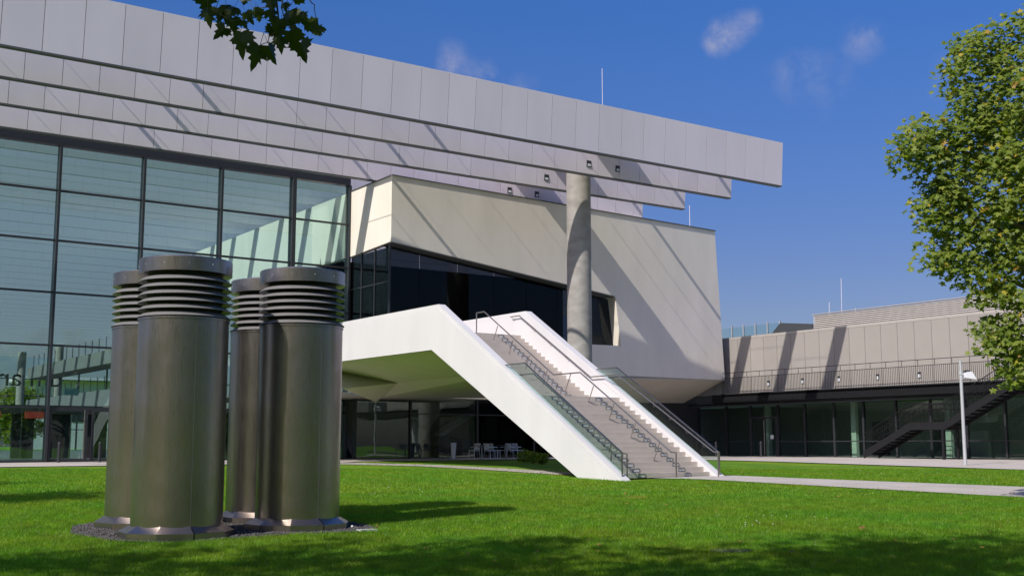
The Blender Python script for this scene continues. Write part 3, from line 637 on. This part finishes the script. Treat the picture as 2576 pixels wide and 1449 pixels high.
msb(MB().box(xa+.02, xb-.02, 37.55, 39.65, 2.62, 2.70), 'landing', M['blackmetal'])
msb(MB().box(xa+.02, XB, 31.2, 33.3, 4.80, 4.88), 'landing', M['blackmetal'])
msb(MB().box(xa-.05, xa+.05, 37.62, 37.74, .85, 2.45), 'support_post', M['blackmetal'])
msb(MB().box(xb-.05, xb+.05, 37.62, 37.74, .85, 2.45), 'support_post', M['blackmetal'])
def msz(y): return np.interp(-y, [-42.75, -39.65, -37.55, -33.3, -31.2], [.93, 2.45, 2.45, 4.62, 4.62])
for x in (xa, xb):
    y = 42.65
    while y > 31.2:
        z = msz(y); msb(MB().box(x-.011, x+.011, y-.009, y+.009, z+.1, z+1.36), 'baluster', M['blackmetal']); y -= .135 if x == xa else .27
    pts = [(x, y, msz(y)+1.36) for y in (42.7, 39.65, 37.55, 33.3, 31.2)]
    msb(MB().tube(pts, .022, 8), 'handrail', M['blackmetal'])
    msb(MB().tube([(p_[0]+.07, p_[1], p_[2]-.28) for p_ in pts], .022, 8), 'handrail', M['blackmetal'])
# second small railing at the right edge
RL = empty('ramp_railing', (50.6, 27.4, .78), 'dark barred ramp railing at the far right edge beside the paving', 'railing')
rl = Vector(RL.location)
for k in range(12):
    y = 30.8-.16*k; zt_ = 1.95+.03*k
    MB().box(53.0-.012, 53.0+.012, y-.012, y+.012, .8, zt_).build('baluster', M['blackmetal'], RL, -rl)
MB().bar((53, 30.82, 1.98), (53, 28.9, 2.34), .04).bar((53, 30.82, 1.0), (53, 28.9, 1.35), .02, .3).build('handrail', M['blackmetal'], RL, -rl)

# ------------------------------------------------------------------ lamp post, bollards
LP = empty('lamp_post', (44.95, 30.63, .78), 'slim pale grey lamp post with one tilted floodlight beside the black stair', 'street lamp')
MB().lathe([(.075, 0), (.065, 3.85), (.085, 3.86), (.085, 4.02), (.05, 4.03), (.05, 4.48), (.0, 4.49)], 20).build('pole', M['polewhite'], LP)
MB().prism([(.10, 3.74), (.62, 3.66), (.44, 3.99), (.22, 3.99)], 'y', -.17, .17).bar((.06, 0, 3.9), (.2, 0, 3.86), .05).build('lamp_head', M['chair'], LP)
MB().box(.18, .36, -.12, .12, 4.0, 4.06).build('lamp_hood', M['frame'], LP)
LP.rotation_euler = (0, 0, -YAW)
bm = MB().lathe([(.075, 0), (.075, .9), (.06, .93), (0, .935)], 16).mesh('bollard', M['frame'])
for i, (x, y, lb) in enumerate(((14.3, 57.1, 'black cylindrical bollard left of the hall entrance doors'), (16.15, 57.1, 'black cylindrical bollard between the two hall door handles'), (54.6, 55.3, 'dark bollard on the paving left of the wing door'), (54.8, 51.6, 'dark bollard on the paving right of the wing door'))):
    tag(link('bollard', bm, None, (x, y, float(gz(x, y))+.02)), lb, 'bollard', 'dark bollards in front of the doors')

# ------------------------------------------------------------------ cafe furniture
def chair_mesh():
    fr = MB()
    for sx in (-1, 1):
        fr.tube([(sx*.20, -.21, 0), (sx*.19, -.19, .44)], .016, 6); 
        fr.tube([(sx*.20, .23, 0), (sx*.19, .19, .44), (sx*.20, .24, .80)], .016, 6)
    fr2 = fr.mesh('leg_frame', M['chair'])
    se = MB().prism([(-.22, .44), (.20, .43), (.20, .46), (-.22, .475)], 'x', -.22, .22).mesh('seat', M['chair'])
    bk = MB().hexa([(-.21, .19, .50), (.21, .19, .50), (.21, .215, .50), (-.21, .215, .50), (-.22, .25, .83), (.22, .25, .83), (.22, .27, .83), (-.22, .27, .83)]).hexa([(-.22, -.05, .60), (-.20, -.05, .60), (-.20, .21, .62), (-.22, .21, .62), (-.22, -.05, .64), (-.20, -.05, .64), (-.20, .21, .66), (-.22, .21, .66)]).hexa([(.20, -.05, .60), (.22, -.05, .60), (.22, .21, .62), (.20, .21, .62), (.20, -.05, .64), (.22, -.05, .64), (.22, .21, .66), (.20, .21, .66)]).mesh('backrest', M['chair'])
    return fr2, se, bk
cm = chair_mesh()
def chair(px, py, rz, lb, F=None):
    g = .93; d = pixdir(px, py); t_ = (g-EYE)/d.z; P = Vector((0, 0, EYE))+d*t_
    if F: P = at(px, py, F); 
    r_ = empty('cafe_chair', (P.x, P.y, float(gz(P.x, P.y))+.03), lb, 'chair', 'white chairs on the terrace under the pavilion'); r_.rotation_euler = (0, 0, rz)
    for nm, me in zip(('leg_frame', 'seat', 'backrest'), cm): link(nm, me, r_)
    return P
CH = 63.2
chair(1193, 1154, radians(-75), 'white cafe chair at the left of the left terrace table', CH)
chair(1232, 1154, radians(95), 'white cafe chair in front on the right of the left table', CH)
chair(1246, 1153, radians(80), 'white cafe chair behind its neighbour between the two tables', CH+.9)
chair(1261, 1152, radians(-120), 'white cafe chair mostly hidden left of the right table', CH+1.8)
chair(1289, 1151, radians(85), 'white cafe chair in front at the right of the right table', CH+1.0)
chair(1302, 1150, radians(100), 'rightmost white cafe chair on the shaded terrace', CH+1.9)
for px, F, lb in ((1212, CH+.2, 'small square cafe table at the left of the chair group'), (1274, CH+1.4, 'small square cafe table at the right of the chair group')):
    P = at(px, 1153, F); r_ = empty('cafe_table', (P.x, P.y, float(gz(P.x, P.y))+.03), lb, 'table', 'cafe tables on the terrace')
    MB().box(-.36, .36, -.36, .36, .72, .745).build('table_top', M['greywall'], r_); MB().lathe([(.035, .02), (.035, .72)], 12).build('table_leg', M['polewhite'], r_); MB().box(-.25, .25, -.25, .25, 0, .02).build('table_base', M['greywall'], r_)
P = at(1140.5, 1127, 64.6)
tag(MB().lathe([(.10, 0), (.16, .85), (.14, .87), (.12, .6), (.0, .55)], 16).build('planter_vase', M['chair'], None, (P.x, P.y, float(gz(P.x, P.y))+.03)), 'narrow white vase standing against the dark glazing', 'vase')

# ------------------------------------------------------------------ ventilation towers
def tower(F, px, label):
    Lr = (px-1288)/2991.*F; x, y, _ = world(F, Lr); z = float(gz(x, y))-.02
    r_ = empty('ventilation_tower', (x, y, z), label, 'ventilation tower', 'four steel ventilation towers on the lawn')
    return r_
t0 = tower(19.45, 452, 'front left brushed steel ventilation tower, the largest looking of the four')
R = .725
body = MB(); n = 96
body.lathe([(R, .2), (R, 3.52)], n, smooth=True)
body.lathe([(R+.012, 3.505), (R+.012, 3.54), (R-.02, 3.545)], n, smooth=True, cap=False)
o = body.build('casing', M['steel'], t0)
# vertical seams
for ang in (-1.62, .5, 2.6):
    a = ang; MB().bar(((R+.0005)*cos(a), (R+.0005)*sin(a), .2), ((R+.0005)*cos(a), (R+.0005)*sin(a), 3.50), .006, .006).build('seam', M['fin_edge'], t0)
core = MB().lathe([(.60, 3.5), (.60, 4.30)], 48).build('louvre_core', M['rubber'], t0)
ringme = MB().lathe([(.62, .0), (R+.018, -.0)], 64, cap=False)
rg = MB().lathe([(.62, .083), (.662, .074), (R+.028, .010), (R+.028, .0), (.662, .030), (.62, .034)], 96, cap=False).mesh('louvre_ring', M['ringpaint'])
for k in range(6): link('louvre_ring', rg, t0, (0, 0, 3.556+.118*k))
cap = MB().lathe([(.60, 4.28), (R+.03, 4.282), (R+.03, 4.505), (R+.022, 4.517), (R-.05, 4.53), (.5, 4.565), (.3, 4.59), (.12, 4.60), (.0, 4.602)], 96, cap=False)
cap.build('cap', M['steel'], t0)
rv = MB()
for k in range(16):
    a = 2*pi*k/16+.1; rv.lathe([(.011, -.004), (.011, .004)], 8)
rvm = MB().box(-.006, .006, -.006, .006, -.006, .006).mesh('rivet', M['chair'])
for k in range(12):
    a = 2*pi*k/12+.25; link('rivet', rvm, t0, ((R+.032)*cos(a), (R+.032)*sin(a), 4.40))
# polygonal skirt at the foot, two halves with a joint
for (a0, a1) in ((-1.60, 1.54), (1.56, 4.66)):
    ns = 5; pl = MB(); v = []; prof_ = [(.0, R+.165), (.125, R+.165), (.215, R+.03), (.23, R+.006)]
    for i in range(ns+1):
        a = a0+(a1-a0)*i/ns
        for (z, rr) in prof_: v.append((rr*cos(a)*(1.03 if rr > R+.1 else 1), rr*sin(a)*(1.03 if rr > R+.1 else 1), z))
    m_ = len(prof_); f = []
    for i in range(ns):
        for j in range(m_-1): f.append((i*m_+j, (i+1)*m_+j, (i+1)*m_+j+1, i*m_+j+1))
    pl.add(v, f).add([v[0], v[1], v[2], (R*cos(a0), R*sin(a0), .17), (R*cos(a0), R*sin(a0), 0)], [(0, 1, 2, 3, 4)])
    pl.build('foot_skirt', M['steel'], t0)
for F, px, lb, rz in ((20.95, 752, 'front right brushed steel ventilation tower with a shadow down its left side', .12), (21.35, 377, 'back left steel ventilation tower, mostly hidden behind the largest one', -.3), (22.5, 672, 'back right steel ventilation tower, only a strip seen between the front two', .2)):
    Lr = (px-1288)/2991.*F; x, y, _ = world(F, Lr)
    c = copy_tree(t0); c.location = (x, y, float(gz(x, y))-.02); c.rotation_euler = (0, 0, rz); c['label'] = lb
# gravel bed round their feet
cxs = [(6.66, 19.14), (8.9, 19.35), (6.95, 21.25), (9.05, 21.1)]
bed = MB(); pts = [(5.55, 18.75), (6.2, 18.02), (7.3, 18.08), (8.4, 18.22), (9.5, 17.95), (10.05, 18.5), (10.2, 20.5), (9.9, 22.1), (8, 22.4), (6.3, 22.4), (5.75, 21.8), (5.35, 20.4)]
bed.add([(x, y, float(gz(x, y))+.012) for x, y in pts], [tuple(range(len(pts)))]); o = bed.build('gravel_bed', M['stone_dark']); o['kind'] = 'structure'
def pebbles(n, sampler, size, name, matl, zoff):
    ico = np.array([(0, 0, 1), (.9, 0, .3), (.28, .85, .3), (-.73, .53, .3), (-.73, -.53, .3), (.28, -.85, .3), (0, 0, -.6)]); fc = np.array([(0, 1, 2), (0, 2, 3), (0, 3, 4), (0, 4, 5), (0, 5, 1), (1, 6, 2), (2, 6, 3), (3, 6, 4), (4, 6, 5), (5, 6, 1)])
    P = sampler(n); n = len(P); s = size*(.6+.8*np.random.rand(n, 1, 1)); J = ico[None]*s*(.75+.5*np.random.rand(n, 7, 3)); a = np.random.rand(n)*2*pi
    ca, sa = np.cos(a)[:, None], np.sin(a)[:, None]; Vx = J[..., 0]*ca-J[..., 1]*sa; Vy = J[..., 0]*sa+J[..., 1]*ca
    V = np.stack([Vx+P[:, 0:1], Vy+P[:, 1:2], J[..., 2]*.7+gz(P[:, 0], P[:, 1])[:, None]+zoff], -1)
    o = link(name, fastmesh(name, V.reshape(-1, 3), (fc[None]+7*np.arange(n)[:, None, None]).reshape(-1, 3), matl)); return o
def inpoly(P, poly):
    x, y = P[:, 0], P[:, 1]; ins = np.zeros(len(P), bool); j = len(poly)-1
    for i in range(len(poly)):
        xi, yi = poly[i]; xj, yj = poly[j]
        c = ((yi > y) != (yj > y)) & (x < (xj-xi)*(y-yi)/(yj-yi+1e-12)+xi); ins ^= c; j = i
    return ins
def smp_bed(n):
    P = np.random.rand(n*2, 2)*[5.2, 4.8]+[5.2, 17.8]; P = P[inpoly(P, pts)]
    for c in cxs: P = P[np.hypot(*(P-c).T) > .80]
    return P[:n]
tag(pebbles(9000, smp_bed, .022, 'gravel', M['stone_dark'], .02), 'dark grey gravel spread round the feet of the four steel towers', 'gravel', kind='stuff')
def smp_path(n):
    t_ = np.random.rand(n); y = 48.9-t_*17; c = np.interp(-y, [-48.9, -43, -38, -31.8], [24.6, 25.8, 25.45, 24.7]); return np.c_[c+(np.random.rand(n)-.5)*1.2, y]
tag(pebbles(6000, smp_path, .035, 'pebbles', M['stone_pale'], .02), 'pale pebble strip curving through the grass beside the staircase', 'pebbles', kind='stuff')
# dandelion head next to the front right tower
P = at(886, 1331, 20.2)
dd = MB().tube([(0, 0, 0), (0, 0, .085)], .003, 5, 0).lathe([(0, .083), (.016, .09), (.022, .104), (.016, .118), (0, .125)], 10, mi=1)
tag(dd.build('dandelion', [M['grassblade'], M['daisy']], None, (P.x, P.y, float(gz(P.x, P.y)))), 'single pale dandelion clock beside the foot of the front right tower', 'flower')

# ------------------------------------------------------------------ trees
def leaf_arrays(P, size, up=.35, toward=None):
    n = len(P)
    o7 = np.array([(0, 0), (.30, -.02), (.22, .25), (.55, .42), (.28, .55), (.12, .62), (0, 1.0), (-.12, .62), (-.28, .55), (-.55, .42), (-.22, .25), (-.30, -.02)])
    o7 = np.c_[o7, np.zeros(len(o7))]; o7[:, 2] = -.25*np.abs(o7[:, 0]); c = np.array([[0, .38, .05]]); pts = np.r_[c, o7]; k = len(o7)
    fc = np.array([(0, 1+i, 1+(i+1) % k) for i in range(k)])
    nrm = np.random.randn(n, 3); nrm[:, 2] = np.abs(nrm[:, 2])*.8+up
    if toward is not None: nrm += toward
    nrm /= np.linalg.norm(nrm, axis=1)[:, None]
    t_ = np.random.randn(n, 3); t_[:, 2] -= .9; t_ -= (t_*nrm).sum(1)[:, None]*nrm; t_ /= np.linalg.norm(t_, axis=1)[:, None]
    b = np.cross(nrm, t_); s = (size*(.6+.7*np.random.rand(n)))[:, None, None]
    V = (pts[None, :, 0:1]*b[:, None]+pts[None, :, 1:2]*t_[:, None]+pts[None, :, 2:3]*nrm[:, None])*s+P[:, None]
    return V.reshape(-1, 3), (fc[None]+(k+1)*np.arange(n)[:, None, None]).reshape(-1, 3)
def tree(name, label, base, h, clusters, per, leaf, spread=.42, group=None, trunk_r=.22, limbs=True, toward=None, vert=.8):
    bz = float(gz(base[0], base[1]))-.05
    r_ = empty(name, (base[0], base[1], bz), label, 'tree', group)
    b = Vector((base[0], base[1], bz)); tk = MB()
    n = 7; tp = [b+Vector((.12*sin(i*1.3), .12*cos(i*.9), h*i/n)) for i in range(n+1)]; tk.tube(tp, trunk_r, 12, r2=trunk_r*.35)
    cl_ = np.array(clusters)
    if limbs:
        for q_ in cl_[::2]:
            q_ = Vector(q_); zz = max(h*.25, min(h*.95, (q_.z-bz)-.5*math.hypot(q_.x-b.x, q_.y-b.y))); i_ = zz/h*n; k_ = int(min(n-1, i_)); s_ = tp[k_].lerp(tp[k_+1], min(1, i_-k_))
            m1 = s_.lerp(q_, .5)+Vector((random.uniform(-.2, .2), random.uniform(-.2, .2), .25)); tk.tube([s_, m1, q_], trunk_r*.30, 5, r2=.012)
    o = tk.build('trunk', M['bark'], r_); o.location = -b
    cc = np.repeat(cl_, per, 0)+np.clip(np.random.randn(len(cl_)*per, 3), -1.45, 1.45)*[spread, spread, spread*vert]
    V, Fa = leaf_arrays(cc, leaf, toward=toward)
    o = link('crown', fastmesh('crown', V, Fa, M['leaf']), r_, -b); return r_
def ell(c, rad, n, shell=.55):
    d = np.random.randn(n, 3); d /= np.linalg.norm(d, axis=1)[:, None]; rr = (shell+(1-shell)*np.random.rand(n)**.6)[:, None]
    return np.array(c)+d*rr*np.array(rad)
# the plane tree at the right edge
cR = at(2840, 470, 26)
tips = [at(x, y, F) for x, y, F in ((2290, 365, 24.5), (2300, 400, 24.6), (2330, 330, 24.9), (2340, 380, 24.8), (2380, 360, 25), (2425, 150, 25), (2440, 120, 25.2), (2480, 100, 25.5), (2410, 200, 25), (2430, 250, 25), (2440, 300, 25), (2420, 330, 25), (2350, 470, 24.8), (2390, 480, 25), (2345, 540, 24.7), (2380, 560, 25), (2400, 640, 25), (2360, 645, 24.8), (2430, 680, 25), (2480, 730, 25), (2520, 700, 25.3), (2500, 845, 25), (2540, 830, 25.2), (2545, 900, 25), (2565, 940, 25), (2570, 60, 25.4), (2550, 130, 25.5), (2500, 160, 25.5), (2450, 400, 25.3), (2460, 500, 25.2), (2470, 600, 25.2), (2550, 620, 25), (2540, 520, 24.8), (2530, 300, 24.9), (2560, 760, 25), (2400, 420, 25), (2430, 560, 25), (2500, 440, 25), (2520, 380, 25), (2490, 240, 25.2), (2560, 220, 25), (2560, 400, 24.6), (2500, 640, 25.3), (2570, 860, 25.4), (2380, 505, 25), (2470, 330, 25.1), (2530, 180, 25.1))]
cl_ = np.r_[ell((cR.x, cR.y, cR.z), (3.5, 3.3, 4.0), 150, .5), np.array([tuple(t_) for t_ in tips])]
bx, by, _ = world(26.3, 13.2)
tree('plane_tree', 'large leafy plane tree with some yellow leaves at the right edge of the lawn', (bx, by), 9.5, cl_, 185, .145, .27, trunk_r=.26, toward=np.array([-1.3, -.6, .6]))
# trees standing round the viewer: they throw the shade on the lawn and show in glass and steel
G_ = 'plane trees round the lawn'
def shade_tree(c, z, rad, label, n, per=44, leaf=.235, spread=.38, shell=.2, base=None):
    return tree('plane_tree', label, base or (c[0], c[1]), z, ell((c[0], c[1], z), rad, n, shell), per, leaf, spread, G_, .24)
T2 = shade_tree((-3.2, 9.6), 9.3, (4.8, 4.8, 2.6), 'plane tree left of the viewpoint whose low twigs hang into the top of the view', 130, base=(-7.5, 4.0))
shade_tree((2.7, 5.6), 10.2, (4.2, 4.0, 2.4), 'plane tree over the viewpoint shading the near lawn', 110, base=(-1.5, -1.5))
shade_tree((8.6, 3.4), 11.0, (4.2, 4.2, 2.4), 'plane tree right of the viewpoint shading the near lawn on the right', 120, base=(7.0, -2.5))
shade_tree((-8.8, 13.4), 9.0, (4.0, 3.8, 2.6), 'plane tree further left shading the near left lawn', 90)
shade_tree((-2.6, 27.5), 8.4, (2.4, 1.6, 2.0), 'slender plane tree left of the lawn level with the towers', 44)
shade_tree((-4.4, 33.5), 9.0, (2.6, 1.7, 2.2), 'slender plane tree left of the lawn beyond the towers', 44)
shade_tree((-6, 40.5), 9.0, (2.6, 1.5, 2.2), 'slender plane tree left of the lawn nearest the hall', 22)
shade_tree((11.5, -5.5), 9.6, (4.5, 3.6, 3.0), 'plane tree behind the viewpoint on the far right', 60)
for k, (x, y) in enumerate(((-20, -12), (-12, -20), (-3, -25), (7, -25), (17, -23), (27, -20), (-24, -3), (-27, 7), (-28, 17), (38, -18), (50, -16), (-26, 28))):
    tree('plane_tree', 'dense background plane tree in the row behind the viewpoint', (x, y), 9, ell((x, y, 6.6), (5.8, 5.8, 5.6), 90, .5), 34, .62, .8, G_, .3)

# trees beyond the far end of the hall
for k, (px, F) in enumerate(((30, 215), (75, 222), (-20, 225))):
    x, y, _ = world(F, (px-1288)/2991.*F)
    tree('broadleaf_tree', ('green tree seen through the hall behind the reversed lettering', 'green tree seen through the hall right of the reversed lettering', 'green tree seen through the hall at the far left edge')[k], (x, y), 8, ell((x, y, 7.5), (3.2, 3.2, 5.0), 60, .3), 40, .55, .6, 'trees beyond the hall', .3)
x, y, _ = world(260, (118-1288)/2991.*260); 
WB = empty('white_building', (x, y, .9), 'distant white building seen through the hall beyond the far glass', 'building')
MB().box(-3, 30, 0, 10, 0, 15).build('wall', M['white'], WB); MB().box(-6, 33, -2, 12, 15.0, 15.8).build('roof', M['fin'], WB)
for k in range(6): MB().box(0+k*5, 3+k*5, -.12, -.02, 6, 9).build('window', M['frame'], WB)

# low shrubs in the shade behind the stair foot
def shrub(x, y, s, label):
    z = float(gz(x, y)); r_ = empty('shrub', (x, y, z), label, 'shrub', 'low shrubs in the shade behind the stairs')
    MB().tube([(0, 0, 0), (0, 0, s*.8)], .03, 6).build('stem', M['bark'], r_)
    V, Fa = leaf_arrays(ell((0, 0, s*.6), (s*.7, s*.7, s*.55), 260, .3), .12); link('foliage', fastmesh('foliage', V, Fa, M['leaf']), r_)
for k, px in enumerate((1318, 1342, 1364)):
    P = at(px, 1165, 56-1.5*k); shrub(P.x, P.y, .55-.05*k, ('dark low shrub in the shade under the stairs, nearest the cafe chairs', 'dark low shrub in the shade under the stairs, middle of the three', 'dark low shrub in the shade under the stairs, nearest the white stair flank')[k])

# ------------------------------------------------------------------ hanging twigs: single leaves
half = [(0, 0), (.10, .07), (.30, .13), (.27, .04), (.48, .01), (.40, -.12), (.64, -.27), (.45, -.30), (.49, -.43), (.31, -.42), (.22, -.47), (.31, -.68), (.17, -.66), (.13, -.82), (0, -1.04)]
outl = half+[(-x, y) for x, y in half[-2:0:-1]]
def leafmesh(bend, fold, seed):
    rnd = random.Random(seed); v = [(0, -.38, 0)]+[(x*rnd.uniform(.88, 1.1), y*rnd.uniform(.93, 1.07), 0) for x, y in outl]
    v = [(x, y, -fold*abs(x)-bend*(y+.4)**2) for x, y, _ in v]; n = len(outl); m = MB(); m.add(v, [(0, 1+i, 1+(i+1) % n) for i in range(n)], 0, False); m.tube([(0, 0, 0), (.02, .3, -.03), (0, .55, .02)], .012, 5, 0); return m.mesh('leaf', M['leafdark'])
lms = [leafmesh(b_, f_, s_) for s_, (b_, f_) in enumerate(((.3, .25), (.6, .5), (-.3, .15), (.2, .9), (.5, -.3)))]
FH = 8.6
def hz(x, y, F=FH): s_ = 1/6.44; return at((500+x*s_)/1.0714, (y*s_)/1.0714, F)
t2l = T2.location.copy()
leaves = [(370, -90, 62, 0, 0), (385, 130, 54, .1, 1), (700, 90, 50, .1, 3), (850, 110, 42, -.5, 1), (1050, 220, 36, .6, 3), (690, 500, 44, -.75, 3), (800, 330, 46, .2, 1), (960, 560, 66, .05, 0), (1260, 190, 36, .2, 4), (1450, 170, 36, .5, 3), (1480, -110, 52, .1, 2), (1050, -60, 32, -.2, 2), (1880, 30, 48, 2.4, 0), (1790, 180, 60, .2, 1), (2060, 450, 44, 2.1, 2), (2210, 520, 44, 1.7, 4), (1650, 350, 46, -.2, 1), (1440, 560, 36, 2.2, 2), (1590, 480, 52, .2, 2), (1640, 640, 44, .1, 1), (1850, 580, 56, .3, 0), (1290, 800, 64, -.25, 0), (1450, 800, 50, .45, 3), (2000, 760, 58, .35, 3), (1930, 480, 34, -.7, 3), (1210, 130, 26, 0, 3), (1700, 60, 26, .3, 3), (1010, 380, 22, .5, 3), (640, 210, 32, -.3, 3), (1960, 270, 36, .8, 1)]
vd_ = pixdir(640, 80).normalized()
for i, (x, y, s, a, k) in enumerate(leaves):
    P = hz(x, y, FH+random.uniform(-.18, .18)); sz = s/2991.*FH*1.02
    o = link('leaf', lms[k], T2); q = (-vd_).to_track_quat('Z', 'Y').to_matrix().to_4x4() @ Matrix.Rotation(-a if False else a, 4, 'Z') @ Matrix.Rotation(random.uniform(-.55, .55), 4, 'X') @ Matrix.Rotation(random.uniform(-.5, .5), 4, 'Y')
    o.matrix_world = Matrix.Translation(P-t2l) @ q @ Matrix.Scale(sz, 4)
tw = MB()
def twig(pts, r0, r1): tw.tube([hz(*p)-t2l for p in pts], r0, 6, r2=r1)
twig([(1700, -900), (1560, -300), (1590, 130), (1620, 360), (1580, 520), (1560, 560)], .012, .004)
twig([(1560, -300), (2000, -250), (2140, -20), (2190, 60), (2240, 90), (2235, 180), (2270, 330)], .006, .003)
twig([(1590, 130), (1400, 130), (1290, 145), (1180, 150), (1110, 40)], .005, .002)
twig([(1560, 560), (1450, 650), (1430, 740), (1340, 770), (1220, 830), (1090, 790), (1000, 730)], .004, .002)
twig([(1430, 740), (1500, 760), (1560, 740)], .003, .002)
twig([(1700, -400), (1680, 60), (1660, 130), (1690, 230), (1740, 300)], .006, .003)
twig([(1560, -300), (1000, -260), (600, -60), (520, 180), (640, 280), (800, 370), (960, 340)], .006, .003)
twig([(1780, 560), (1920, 660), (2030, 630)], .003, .002)
b0 = Vector((T2.location.x, T2.location.y, 7.0)); b1 = hz(1700, -900)
tw.tube([b0-t2l, (b0.lerp(b1, .5)+Vector((0, 0, .5)))-t2l, b1-t2l], .05, 8, r2=.012)
tw.build('twig', M['bark'], T2)

# ------------------------------------------------------------------ covers, fallen leaves, grass
def gpos(px, py):
    d = pixdir(px, py); g = .1
    for _ in range(30): t_ = (g-EYE)/d.z; g = float(gz(d.x*t_, d.y*t_))
    return d.x*t_, d.y*t_, g
x, y, g = gpos(1840, 1388); tag(MB().lathe([(.30, 0), (.30, .03), (.27, .035)], 24).build('drain_cover', M['cover'], None, (x, y, g)), 'round concrete cover sunk in the shaded near lawn', 'drain cover')
x, y, g = gpos(1605, 1252); tag(MB().lathe([(.30, 0), (.30, .02), (.27, .025)], 24).build('drain_cover', M['dryleaf'], None, (x, y, g)), 'small rusty round cover in the sunlit lawn before the stairs', 'drain cover')
x, y, g = gpos(922, 1338); tag(MB().box(-.16, .16, -.10, .10, 0, .03).build('ground_box', M['concretelight'], None, (x, y, g+.02)), 'small pale slab at the edge of the gravel bed right of the towers', 'slab')
lfm = []
for s_ in range(3):
    V, Fa = leaf_arrays(np.zeros((1, 3)), .1, 3.0); V[:, 2] *= 1; me = fastmesh('fallen_leaf', V, Fa, M['dryleaf']); lfm.append(me)
V, Fa = leaf_arrays(np.zeros((1, 3)), .1, 3.0); lfy = fastmesh('fallen_leaf', V, Fa, M['yellowleaf'])
fl = [(1278, 1350, 1.2), (935, 1337, 1.0), (2160, 1333, 1.2), (1725, 1335, 1.1), (1690, 1413, 1.1), (2250, 1405, 1.1), (480, 1420, 1.2), (2515, 1332, 1), (1255, 1252, .8), (1010, 1270, .8), (1600, 1290, .9), (1985, 1395, 1), (2050, 1410, .9), (690, 1395, .9), (2395, 1360, .9)]
rnd = random.Random(5)
for _ in range(75): fl.append((rnd.uniform(900, 2560), 1180+rnd.random()**.7*250, rnd.uniform(.5, .95)))
for _ in range(14): fl.append((rnd.uniform(1950, 2570), rnd.uniform(1222, 1245), rnd.uniform(.5, .9)))
for i, (px, py, s) in enumerate(fl):
    x, y, g = gpos(px, py)
    if py < 1225 and px < 1850: continue
    yl = i in (1, 8) or i % 11 == 5
    o = link('fallen_leaf', lfy if yl else lfm[i % 3], None, (x, y, g+.045), rnd.uniform(0, 6.28)); o.scale = (s, s, s); o.rotation_euler = (rnd.uniform(-.4, .4), rnd.uniform(-.4, .4), rnd.uniform(0, 6.28))
    tag(o, 'small yellow fallen plane tree leaf lying in the grass' if yl else 'small dry brown plane tree leaf lying on the ground', 'leaf', 'yellow fallen leaves' if yl else 'brown fallen leaves')
def smp_d(n):
    P = []
    for px, py, sx, sy in ((1960, 1312, 130, 16), (1900, 1322, 60, 8), (2260, 1196, 160, 8), (1010, 1235, 90, 14)):
        for _ in range(n): x, y, g = gpos(px+rnd.gauss(0, sx*.5), py+rnd.gauss(0, sy*.5)); P.append((x, y))
    return np.array(P)
P = smp_d(7); b = MB()
for x, y in P:
    z = float(gz(x, y))+.05; b.lathe([(0, z+.004), (.012, z+.006), (.010, z+.010), (0, z+.012)], 7, (x, y), cap=False)
tag(b.build('daisies', M['daisy']), 'tiny white daisies scattered through the sunlit lawn', 'flowers', kind='stuff')
# grass blades: denser near the camera
def blades(n, F0, F1, h, w):
    F = np.sqrt(np.random.rand(n)*(F1**2-F0**2)+F0**2); Lr = (np.random.rand(n)-.5)*F*.90
    x = F*sin(YAW)+Lr*cos(YAW); y = F*cos(YAW)-Lr*sin(YAW); P = np.c_[x, y]
    keep = ~inpoly(P, pts)
    pth = [(24.9, 28.1), (25.67, 27.0), (26.0, 22), (26.34, 16.4), (26.5, 0), (32, 0), (30.2, 18.8), (29.4, 22), (28.7, 25), (28.2, 28.1)]
    keep &= ~inpoly(P, pth); keep &= ~((x > 23.25) & (x < 27.8) & (y > 27.4)); keep &= ~(np.hypot(x-cxs[0][0], y-cxs[0][1]) < .8)
    keep &= ~(x > 40.8)
    ye = np.interp(x, [-60, 10.5, 14.2, 24.6, 27, 42], [52.5, 51.2, 50.8, 49, 51.4, 51]); keep &= y < ye
    P = P[keep]; n = len(P); z = gz(P[:, 0], P[:, 1])
    a = np.random.rand(n)*2*pi; hh = h*(.5+.9*np.random.rand(n)); ln = np.random.randn(n, 2)*hh[:, None]*.45
    wv = np.c_[np.cos(a), np.sin(a)]*(w/2)
    V = np.empty((n, 3, 3)); V[:, 0, :2] = P-wv; V[:, 1, :2] = P+wv; V[:, 2, :2] = P+ln; V[:, 0, 2] = z-.003; V[:, 1, 2] = z-.003; V[:, 2, 2] = z+hh
    return V.reshape(-1, 3)
V = np.concatenate([blades(430000, 12.0, 19, .058, .008), blades(520000, 19, 29, .056, .011), blades(350000, 29, 46, .05, .016)])
Fa = np.arange(len(V)).reshape(-1, 3)
tag(link('grass', fastmesh('grass', V, Fa, M['grassblade'])), 'short mown bright green grass blades covering the lawn', 'grass', kind='stuff')
